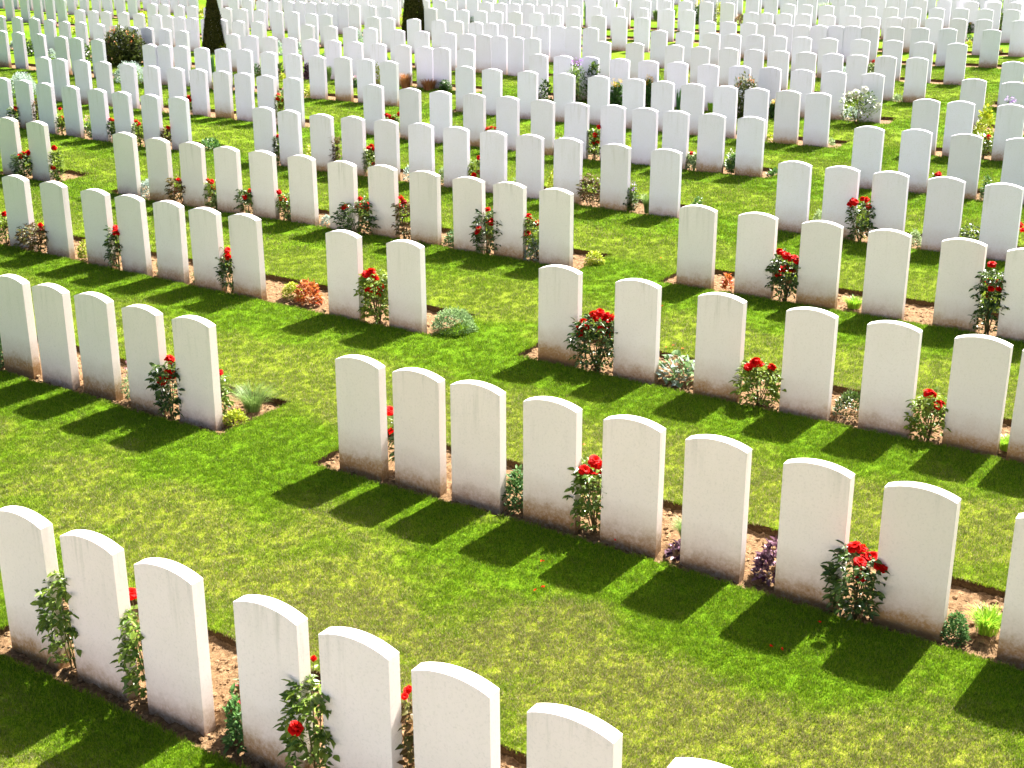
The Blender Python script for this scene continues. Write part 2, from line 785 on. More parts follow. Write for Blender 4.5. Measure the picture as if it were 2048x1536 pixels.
[-20.771,66.232,-36.9],
[-20.204,65.796,-36.9],
[-19.642,65.366,-36.9],
[-19.11,64.962,-36.9],
[-18.705,64.655,-36.9],
[-18.189,64.266,-36.9],
[-16.789,63.222,-36.5],
[-16.377,62.918,-36.4],
[-15.975,62.623,-36.3],
[-15.423,62.219,-36.1],
[-14.968,61.888,-36.0],
[-14.433,61.501,-35.8],
[-13.938,61.145,-35.7],
[-13.397,60.758,-35.5],
[-12.882,60.391,-35.3],
[-12.307,59.985,-35.2],
[-11.821,59.644,-35.0],
[-11.268,59.257,-34.8],
[-9.868,58.29,-34.4],
[-9.32,57.916,-34.2],
[-8.814,57.573,-34.1],
[-8.323,57.241,-33.9],
[-7.845,56.921,-33.8],
[-7.329,56.576,-33.6],
[-6.894,56.288,-33.5],
[-6.415,55.972,-33.3],
[-5.898,55.633,-33.2],
[-5.443,55.336,-33.0],
[-5.004,55.052,-32.9],
[-4.585,54.781,-32.8],
[-3.185,53.889,-32.3],
[-2.64,53.545,-32.1],
[-2.082,53.197,-31.9],
[-1.532,52.855,-31.8],
[-1.005,52.53,-31.6],
[-0.496,52.218,-31.4],
[-0.086,51.968,-31.3],
[0.473,51.63,-31.1],
[0.958,51.338,-30.9],
[1.481,51.025,-30.8],
[1.903,50.775,-30.6],
[2.437,50.46,-30.4],
[3.837,49.645,-30.0],
[4.264,49.4,-29.8],
[4.836,49.073,-29.6],
[5.364,48.774,-29.4],
[5.86,48.496,-29.3],
[6.377,48.207,-29.1],
[6.819,47.962,-28.9],
[7.309,47.692,-28.8],
[7.724,47.465,-28.6],
[8.174,47.22,-28.5],
[8.626,46.976,-28.3],
[9.056,46.746,-28.1],
[10.456,46.004,-27.6],
[10.93,45.757,-27.5],
[11.342,45.543,-27.3],
[11.746,45.335,-27.2],
[12.206,45.099,-27.0],
[12.785,44.806,-26.8],
[13.316,44.539,-26.6],
[13.793,44.3,-26.4],
[14.229,44.084,-26.3],
[14.65,43.877,-26.1],
[15.125,43.645,-26.0],
[15.643,43.394,-25.8],
[17.043,42.726,-25.2],
[17.592,42.468,-25.0],
[18.075,42.243,-24.9],
[18.628,41.988,-24.7],
[19.174,41.739,-24.5],
[-29.408,76.213,-36.9],
[-28.905,75.792,-36.9],
[-28.492,75.447,-36.9],
[-28.04,75.072,-36.9],
[-27.612,74.717,-36.9],
[-27.077,74.277,-36.9],
[-26.554,73.848,-36.9],
[-26.099,73.477,-36.9],
[-24.699,72.345,-36.9],
[-24.142,71.899,-36.9],
[-23.717,71.56,-36.9],
[-23.314,71.24,-36.9],
[-22.847,70.871,-36.9],
[-22.326,70.462,-36.9],
[-21.756,70.016,-36.9],
[-21.265,69.634,-36.9],
[-20.84,69.306,-36.9],
[-20.333,68.915,-36.9],
[-19.93,68.606,-36.9],
[-19.382,68.188,-36.9],
[-17.982,67.131,-36.9],
[-17.524,66.789,-36.7],
[-17.106,66.477,-36.6],
[-16.679,66.161,-36.5],
[-16.13,65.756,-36.3],
[-15.567,65.344,-36.1],
[-15.133,65.028,-36.0],
[-14.554,64.608,-35.8],
[-13.999,64.208,-35.7],
[-13.54,63.88,-35.5],
[-13.13,63.588,-35.4],
[-12.703,63.285,-35.3],
[-11.303,62.302,-34.9],
[-10.825,61.97,-34.7],
[-10.388,61.668,-34.6],
[-9.955,61.37,-34.4],
[-9.506,61.063,-34.3],
[-8.948,60.683,-34.1],
[-8.541,60.408,-34.0],
[-7.975,60.028,-33.8],
[-7.494,59.706,-33.7],
[-6.962,59.353,-33.5],
[-6.469,59.028,-33.4],
[-5.899,58.654,-33.2],
[-4.499,57.746,-32.7],
[-4.067,57.469,-32.6],
[-3.621,57.185,-32.4],
[-3.129,56.873,-32.3],
[-2.638,56.564,-32.1],
[-2.178,56.276,-32.0],
[-1.723,55.993,-31.8],
[-1.307,55.736,-31.7],
[-0.817,55.434,-31.5],
[-0.267,55.098,-31.3],
[0.289,54.761,-31.2],
[0.763,54.475,-31.0],
[2.163,53.641,-30.5],
[2.74,53.303,-30.3],
[3.314,52.968,-30.1],
[3.771,52.703,-30.0],
[4.192,52.461,-29.8],
[4.743,52.147,-29.6],
[5.312,51.824,-29.5],
[5.829,51.533,-29.3],
[6.402,51.213,-29.1],
[6.888,50.944,-28.9],
[7.383,50.672,-28.7],
[7.796,50.446,-28.6],
[9.196,49.691,-28.1],
[9.663,49.442,-27.9],
[10.229,49.143,-27.7],
[10.648,48.924,-27.6],
[11.072,48.703,-27.4],
[11.478,48.493,-27.3],
[11.968,48.241,-27.1],
[12.476,47.982,-26.9],
[12.972,47.731,-26.7],
[13.53,47.451,-26.5],
[14.053,47.191,-26.4],
[14.567,46.937,-26.2],
[15.967,46.258,-25.6],
[16.476,46.014,-25.5],
[16.967,45.782,-25.3],
[17.38,45.587,-25.1],
[17.798,45.392,-25.0],
[18.314,45.153,-24.8],
[18.752,44.951,-24.6],
[19.227,44.735,-24.4],
[19.743,44.501,-24.2],
[20.251,44.274,-24.2],
[-29.882,79.633,-36.9],
[-29.366,79.198,-36.9],
[-28.897,78.805,-36.9],
[-28.326,78.329,-36.9],
[-27.914,77.987,-36.9],
[-27.449,77.602,-36.9],
[-26.911,77.16,-36.9],
[-25.511,76.019,-36.9],
[-25.04,75.639,-36.9],
[-24.557,75.251,-36.9],
[-24.097,74.883,-36.9],
[-23.679,74.55,-36.9],
[-23.221,74.187,-36.9],
[-22.664,73.747,-36.9],
[-22.125,73.325,-36.9],
[-21.67,72.969,-36.9],
[-21.149,72.565,-36.9],
[-20.606,72.145,-36.9],
[-20.063,71.728,-36.9],
[-18.663,70.663,-36.9],
[-18.253,70.354,-36.9],
[-17.823,70.032,-36.8],
[-17.251,69.605,-36.6],
[-16.801,69.271,-36.5],
[-16.261,68.873,-36.3],
[-15.747,68.496,-36.2],
[-15.19,68.089,-36.0],
[-14.776,67.789,-35.9],
[-14.208,67.379,-35.7],
[-13.65,66.979,-35.6],
[-13.208,66.663,-35.4],
[-11.808,65.674,-35.0],
[-11.28,65.305,-34.9],
[-10.879,65.027,-34.7],
[-10.323,64.643,-34.6],
[-9.848,64.317,-34.4],
[-9.315,63.953,-34.2],
[-8.772,63.584,-34.1],
[-8.367,63.311,-34.0],
[-7.808,62.936,-33.8],
[-7.389,62.656,-33.6],
[-6.961,62.372,-33.5],
[-6.479,62.054,-33.4],
[-5.079,61.14,-32.9],
[-4.634,60.853,-32.8],
[-4.117,60.521,-32.6],
[-3.683,60.244,-32.5],
[-3.171,59.92,-32.3],
[-2.633,59.581,-32.1],
[-2.06,59.223,-31.9],
[-1.588,58.929,-31.8],
[-1.137,58.651,-31.6],
[-0.633,58.341,-31.5],
[-0.115,58.026,-31.3],
[0.451,57.683,-31.1],
[1.851,56.846,-30.6],
[2.356,56.548,-30.5],
[2.835,56.267,-30.3],
[3.289,56.003,-30.1],
[3.819,55.696,-30.0],
[4.334,55.4,-29.8],
[4.747,55.164,-29.6],
[5.201,54.907,-29.5],
[5.631,54.664,-29.3],
[6.12,54.39,-29.2],
[6.589,54.13,-29.0],
[7.017,53.893,-28.9],
[8.417,53.129,-28.4],
[8.913,52.862,-28.2],
[9.431,52.585,-28.0],
[9.893,52.341,-27.8],
[10.443,52.051,-27.7],
[10.861,51.833,-27.5],
[11.271,51.62,-27.4],
[11.799,51.348,-27.2],
[12.3,51.092,-27.0],
[12.835,50.82,-26.8],
[13.404,50.534,-26.6],
[13.896,50.289,-26.4],
[15.296,49.602,-25.9],
[15.843,49.337,-25.7],
[16.359,49.09,-25.5],
[16.852,48.856,-25.3],
[17.343,48.625,-25.1],
[17.921,48.355,-24.9],
[18.383,48.141,-24.7],
[18.86,47.922,-24.6],
[19.345,47.701,-24.4],
[19.86,47.469,-24.2],
[20.271,47.285,-24.2],
[20.789,47.055,-24.2],
[-29.526,82.352,-36.9],
[-29.04,81.945,-36.9],
[-28.596,81.574,-36.9],
[-28.143,81.197,-36.9],
[-27.667,80.803,-36.9],
[-26.267,79.654,-36.9],
[-25.812,79.283,-36.9],
[-25.327,78.891,-36.9],
[-24.853,78.509,-36.9],
[-24.438,78.176,-36.9],
[-23.881,77.731,-36.9],
[-23.307,77.275,-36.9],
[-22.805,76.879,-36.9],
[-22.388,76.551,-36.9],
[-21.825,76.11,-36.9],
[-21.359,75.748,-36.9],
[-20.891,75.385,-36.9],
[-19.491,74.311,-36.9],
[-19.045,73.972,-36.9],
[-18.478,73.543,-36.9],
[-17.953,73.149,-36.8],
[-17.499,72.81,-36.7],
[-17.032,72.463,-36.6],
[-16.556,72.11,-36.4],
[-16.088,71.765,-36.3],
[-15.567,71.384,-36.1],
[-14.996,70.968,-36.0],
[-14.588,70.673,-35.9],
[-14.035,70.275,-35.7],
[-12.635,69.277,-35.3],
[-12.083,68.887,-35.1],
[-11.643,68.579,-35.0],
[-11.067,68.178,-34.8],
[-10.509,67.791,-34.6],
[-9.979,67.427,-34.5],
[-9.56,67.14,-34.3],
[-9.08,66.813,-34.2],
[-8.543,66.45,-34.0],
[-8.044,66.114,-33.8],
[-7.633,65.839,-33.7],
[-7.095,65.481,-33.6],
[-5.695,64.561,-33.1],
[-5.222,64.253,-33.0],
[-4.782,63.968,-32.8],
[-4.319,63.671,-32.7],
[-3.901,63.403,-32.5],
[-3.436,63.107,-32.4],
[-3.033,62.853,-32.2],
[-2.453,62.488,-32.1],
[-2.029,62.223,-31.9],
[-1.568,61.937,-31.8],
[-1.113,61.656,-31.6],
[-0.631,61.36,-31.5],
[0.769,60.511,-31.0],
[1.23,60.235,-30.8],
[1.79,59.902,-30.7],
[2.224,59.646,-30.5],
[2.803,59.306,-30.3],
[3.274,59.031,-30.2],
[3.851,58.698,-30.0],
[4.311,58.433,-29.8],
[4.726,58.197,-29.7],
[5.276,57.885,-29.5],
[5.704,57.643,-29.3],
[6.238,57.345,-29.1],
[7.638,56.572,-28.6],
[8.196,56.268,-28.4],
[8.635,56.031,-28.3],
[9.093,55.786,-28.1],
[9.594,55.519,-28.0],
[10.151,55.225,-27.8],
[10.705,54.934,-27.6],
[11.192,54.681,-27.4],
[11.694,54.422,-27.2],
[12.239,54.143,-27.0],
[12.667,53.926,-26.9],
[13.234,53.639,-26.6],
[14.634,52.945,-26.1],
[15.19,52.673,-25.9],
[15.632,52.459,-25.8],
[16.145,52.212,-25.6],
[16.677,51.959,-25.4],
[17.193,51.715,-25.2],
[17.606,51.521,-25.0],
[18.018,51.33,-24.9],
[18.458,51.126,-24.7],
[18.877,50.934,-24.6],
[19.364,50.713,-24.4],
[19.897,50.472,-24.2],
[21.297,49.851,-24.2],
[21.8,49.632,-24.2],
[22.363,49.389,-24.2],
[-29.693,85.513,-36.9],
[-29.248,85.139,-36.9],
[-27.848,83.972,-36.9],
[-27.336,83.55,-36.9],
[-26.813,83.12,-36.9],
[-26.286,82.689,-36.9],
[-25.812,82.303,-36.9],
[-25.276,81.869,-36.9],
[-24.757,81.452,-36.9],
[-24.261,81.054,-36.9],
[-23.721,80.623,-36.9],
[-23.146,80.168,-36.9],
[-22.659,79.784,-36.9],
[-22.086,79.334,-36.9],
[-20.686,78.247,-36.9],
[-20.174,77.853,-36.9],
[-19.705,77.494,-36.9],
[-19.219,77.124,-36.9],
[-18.701,76.732,-36.9],
[-18.244,76.388,-36.9],
[-17.678,75.963,-36.8],
[-17.208,75.614,-36.6],
[-16.696,75.234,-36.5],
[-16.141,74.825,-36.3],
[-15.592,74.422,-36.2],
[-15.071,74.042,-36.0],
[-13.671,73.033,-35.6],
[-13.142,72.656,-35.4],
[-12.606,72.276,-35.3],
[-12.1,71.92,-35.1],
[-11.622,71.585,-35.0],
[-11.061,71.193,-34.8],
[-10.632,70.896,-34.7],
[-10.209,70.604,-34.5],
[-9.752,70.291,-34.4],
[-9.31,69.989,-34.2],
[-8.735,69.599,-34.1],
[-8.239,69.265,-33.9],
[-6.839,68.332,-33.5],
[-6.28,67.963,-33.3],
[-5.781,67.636,-33.1],
[-5.342,67.35,-33.0],
[-4.784,66.99,-32.8],
[-4.225,66.631,-32.6],
[-3.803,66.361,-32.5],
[-3.265,66.019,-32.3],
[-2.763,65.702,-32.2],
[-2.33,65.431,-32.0],
[-1.87,65.144,-31.9],
[-1.338,64.814,-31.7],
[0.062,63.958,-31.2],
[0.496,63.696,-31.1],
[1.005,63.39,-30.9],
[1.501,63.093,-30.7],
[1.997,62.8,-30.6],
[2.43,62.545,-30.4],
[2.978,62.223,-30.3],
[3.475,61.934,-30.1],
[4.0,61.632,-29.9],
[4.513,61.338,-29.7],
[4.97,61.078,-29.6],
[5.503,60.776,-29.4],
[6.903,59.996,-28.9],
[7.374,59.736,-28.7],
[7.94,59.427,-28.5],
[8.423,59.166,-28.4],
[8.858,58.932,-28.2],
[9.341,58.673,-28.0],
[9.812,58.423,-27.9],
[10.384,58.122,-27.7],
[10.839,57.884,-27.5],
[11.399,57.594,-27.3],
[11.804,57.385,-27.2],
[12.228,57.168,-27.0],
[13.628,56.462,-26.5],
[14.081,56.237,-26.3],
[14.614,55.974,-26.1],
[15.123,55.726,-26.0],
[15.598,55.496,-25.8],
[16.072,55.267,-25.6],
[16.624,55.004,-25.4],
[17.063,54.796,-25.2],
[17.604,54.542,-25.0],
[18.072,54.325,-24.9],
[18.596,54.083,-24.7],
[19.143,53.833,-24.5],
[20.543,53.204,-24.2],
[21.021,52.993,-24.2],
[21.456,52.802,-24.2],
[21.899,52.609,-24.2],
[22.343,52.418,-24.2],
[22.761,52.239,-24.2],
[23.237,52.037,-24.2],
[23.753,51.82,-24.2],
[-29.437,88.318,-36.9],
[-29.021,87.969,-36.9],
[-28.53,87.559,-36.9],
[-27.985,87.106,-36.9],
[-27.435,86.651,-36.9],
[-26.924,86.231,-36.9],
[-26.491,85.876,-36.9],
[-26.078,85.539,-36.9],
[-25.669,85.207,-36.9],
[-24.269,84.08,-36.9],
[-23.821,83.723,-36.9],
[-23.324,83.329,-36.9],
[-22.898,82.991,-36.9],
[-22.386,82.589,-36.9],
[-21.929,82.232,-36.9],
[-21.387,81.809,-36.9],
[-20.892,81.426,-36.9],
[-20.354,81.011,-36.9],
[-19.907,80.669,-36.9],
[-19.405,80.286,-36.9],
[-18.845,79.861,-36.9],
[-17.445,78.81,-36.7],
[-17.042,78.51,-36.6],
[-16.474,78.09,-36.4],
[-15.968,77.717,-36.3],
[-15.388,77.294,-36.1],
[-14.937,76.965,-36.0],
[-14.449,76.612,-35.8],
[-13.926,76.236,-35.7],
[-13.419,75.873,-35.5],
[-12.907,75.509,-35.3],
[-12.352,75.116,-35.2],
[-11.922,74.815,-35.0],
[-10.522,73.84,-34.6],
[-9.993,73.476,-34.5],
[-9.513,73.148,-34.3],
[-8.949,72.764,-34.1],
[-8.378,72.378,-34.0],
[-7.898,72.056,-33.8],
[-7.434,71.746,-33.7],
[-6.872,71.373,-33.5],
[-6.302,70.998,-33.3],
[-5.763,70.645,-33.1],
[-5.2,70.279,-32.9],
[-4.63,69.91,-32.8],
[-3.23,69.017,-32.3],
[-2.742,68.71,-32.2],
[-2.278,68.418,-32.0],
[-1.867,68.163,-31.9],
[-1.388,67.866,-31.7],
[-0.949,67.595,-31.6],
[-0.419,67.27,-31.4],
[0.091,66.96,-31.2],
[0.66,66.617,-31.0],
[1.184,66.303,-30.9],
[1.629,66.038,-30.7],
[2.096,65.761,-30.5],
[3.496,64.942,-30.1],
[3.986,64.659,-29.9],
[4.483,64.375,-29.7],
[5.052,64.051,-29.5],
[5.566,63.761,-29.4],
[6.025,63.503,-29.2],
[6.475,63.253,-29.1],
[6.978,62.974,-28.9],
[7.394,62.746,-28.7],
[7.876,62.482,-28.6],
[8.437,62.178,-28.4],
[9.003,61.874,-28.2],
[10.403,61.132,-27.7],
[10.903,60.871,-27.5],
[11.402,60.612,-27.3],
[11.861,60.376,-27.1],
[12.367,60.117,-27.0],
[12.849,59.873,-26.8],
[13.366,59.613,-26.6],
[13.938,59.328,-26.4],
[14.474,59.064,-26.2],
[14.898,58.855,-26.0],
[15.329,58.645,-25.9],
[15.854,58.392,-25.7],
[17.254,57.726,-25.2],
[17.829,57.457,-25.0],
[18.337,57.222,-24.8],
[18.888,56.969,-24.6],
[19.338,56.764,-24.4],
[19.782,56.564,-24.2],
[20.358,56.306,-24.2],
[20.916,56.059,-24.2],
[21.397,55.847,-24.2],
[21.944,55.61,-24.2],
[22.46,55.388,-24.2],
[23.0,55.157,-24.2],
[24.4,54.571,-24.2],
[-29.948,91.768,-36.9],
[-29.379,91.289,-36.9],
[-28.842,90.839,-36.9],
[-28.427,90.493,-36.9],
[-27.885,90.043,-36.9],
[-27.462,89.694,-36.9],
[-26.969,89.288,-36.9],
[-26.531,88.929,-36.9],
[-26.1,88.577,-36.9],
[-25.604,88.175,-36.9],
[-24.204,87.048,-36.9],
[-23.645,86.603,-36.9],
[-23.23,86.274,-36.9],
[-22.792,85.928,-36.9],
[-22.305,85.545,-36.9],
[-21.733,85.098,-36.9],
[-21.267,84.736,-36.9],
[-20.711,84.306,-36.9],
[-20.213,83.923,-36.9],
[-19.732,83.555,-36.9],
[-19.195,83.146,-36.9],
[-18.759,82.816,-36.9],
[-17.359,81.766,-36.7],
[-16.865,81.398,-36.5],
[-16.459,81.098,-36.4],
[-15.964,80.735,-36.3],
[-15.385,80.311,-36.1],
[-14.972,80.011,-36.0],
[-14.554,79.708,-35.8],
[-14.051,79.346,-35.7],
[-13.483,78.939,-35.5],
[-12.983,78.583,-35.4],
[-12.41,78.178,-35.2],
[-11.953,77.856,-35.1],
[-10.553,76.881,-34.6],
[-9.974,76.483,-34.5],
[-9.536,76.183,-34.3],
[-8.997,75.817,-34.1],
[-8.537,75.505,-34.0],
[-7.986,75.135,-33.8],
[-7.58,74.863,-33.7],
[-7.124,74.56,-33.6],
[-6.557,74.186,-33.4],
[-6.018,73.831,-33.2],
[-5.531,73.513,-33.1],
[-5.063,73.21,-32.9],
[-3.663,72.312,-32.5],
[-3.093,71.95,-32.3],
[-2.658,71.676,-32.1],
[-2.223,71.404,-32.0],
[-1.812,71.148,-31.8],
[-1.292,70.826,-31.7],
[-0.727,70.479,-31.5],
[-0.304,70.22,-31.4],
[0.234,69.894,-31.2],
[0.772,69.57,-31.0],
[1.208,69.308,-30.8],
[1.702,69.014,-30.7],
[3.102,68.191,-30.2],
[3.605,67.899,-30.0],
[4.015,67.663,-29.9],
[4.585,67.336,-29.7],
[5.009,67.095,-29.6],
[5.436,66.854,-29.4],
[5.963,66.558,-29.2],
[6.453,66.285,-29.1],
[6.994,65.985,-28.9],
[7.51,65.702,-28.7],
[7.927,65.474,-28.5],
[8.409,65.213,-28.4],
[9.809,64.465,-27.9],
[10.385,64.162,-27.7],
[10.84,63.924,-27.5],
[11.273,63.699,-27.4],
[11.833,63.411,-27.2],
[12.248,63.198,-27.0],
[12.721,62.958,-26.8],
[13.3,62.666,-26.6],
[13.855,62.389,-26.4],
[14.279,62.179,-26.3],
[14.695,61.975,-26.1],
[15.182,61.737,-25.9],
[16.582,61.064,-25.4],
[17.105,60.816,-25.2],
[17.651,60.56,-25.0],
[18.087,60.358,-24.9],
[18.564,60.138,-24.7],
[19.045,59.917,-24.5],
[19.5,59.711,-24.3],
[20.022,59.476,-24.2],
[20.519,59.254,-24.2],
[20.994,59.044,-24.2],
[21.533,58.808,-24.2],
[21.987,58.611,-24.2],
[23.387,58.014,-24.2],
[23.895,57.801,-24.2],
[24.436,57.576,-24.2],
[24.897,57.387,-24.2],
[25.303,57.221,-24.2],
[25.703,57.059,-24.2],
[-7.0,5.844,-33.0],
[-6.47,5.499,-33.0],
[-5.96,5.168,-33.0],
[-5.532,4.89,-33.0],
[-5.075,4.593,-33.0],
[-4.631,4.304,-33.0],
[-4.135,3.982,-33.0],
[-3.649,3.666,-33.0],
[-3.113,3.318,-33.0],
[-1.763,2.44,-33.0],
[-1.314,2.149,-33.0],
[-0.879,1.866,-33.0],
[-0.455,1.591,-33.0],
[-0.011,1.302,-33.0],
[0.516,0.96,-33.0],
[1.01,0.639,-33.0],
[1.459,0.347,-33.0],
[1.949,0.029,-33.0],
[2.446,-0.295,-33.0],
[2.906,-0.594,-33.0],
[3.329,-0.868,-33.0],
[4.679,-1.745,-33.0],
[5.183,-2.073,-33.0],
[5.673,-2.391,-33.0],
[6.102,-2.671,-33.0],
[-7.0,2.774,-33.0],
[-6.563,2.489,-33.0],
[-6.093,2.184,-33.0],
[-5.585,1.854,-33.0],
[-5.092,1.534,-33.0],
[-4.633,1.235,-33.0],
[-4.121,0.903,-33.0],
[-3.671,0.61,-33.0],
[-3.172,0.286,-33.0],
[-1.822,-0.591,-33.0],
[-1.367,-0.887,-33.0],
[-0.871,-1.209,-33.0],
[-0.382,-1.527,-33.0],
[0.11,-1.846,-33.0],
[0.631,-2.185,-33.0],
[1.149,-2.522,-33.0],
[1.686,-2.871,-33.0],
[2.134,-3.162,-33.0],
[2.672,-3.511,-33.0],
[3.172,-3.836,-33.0]]
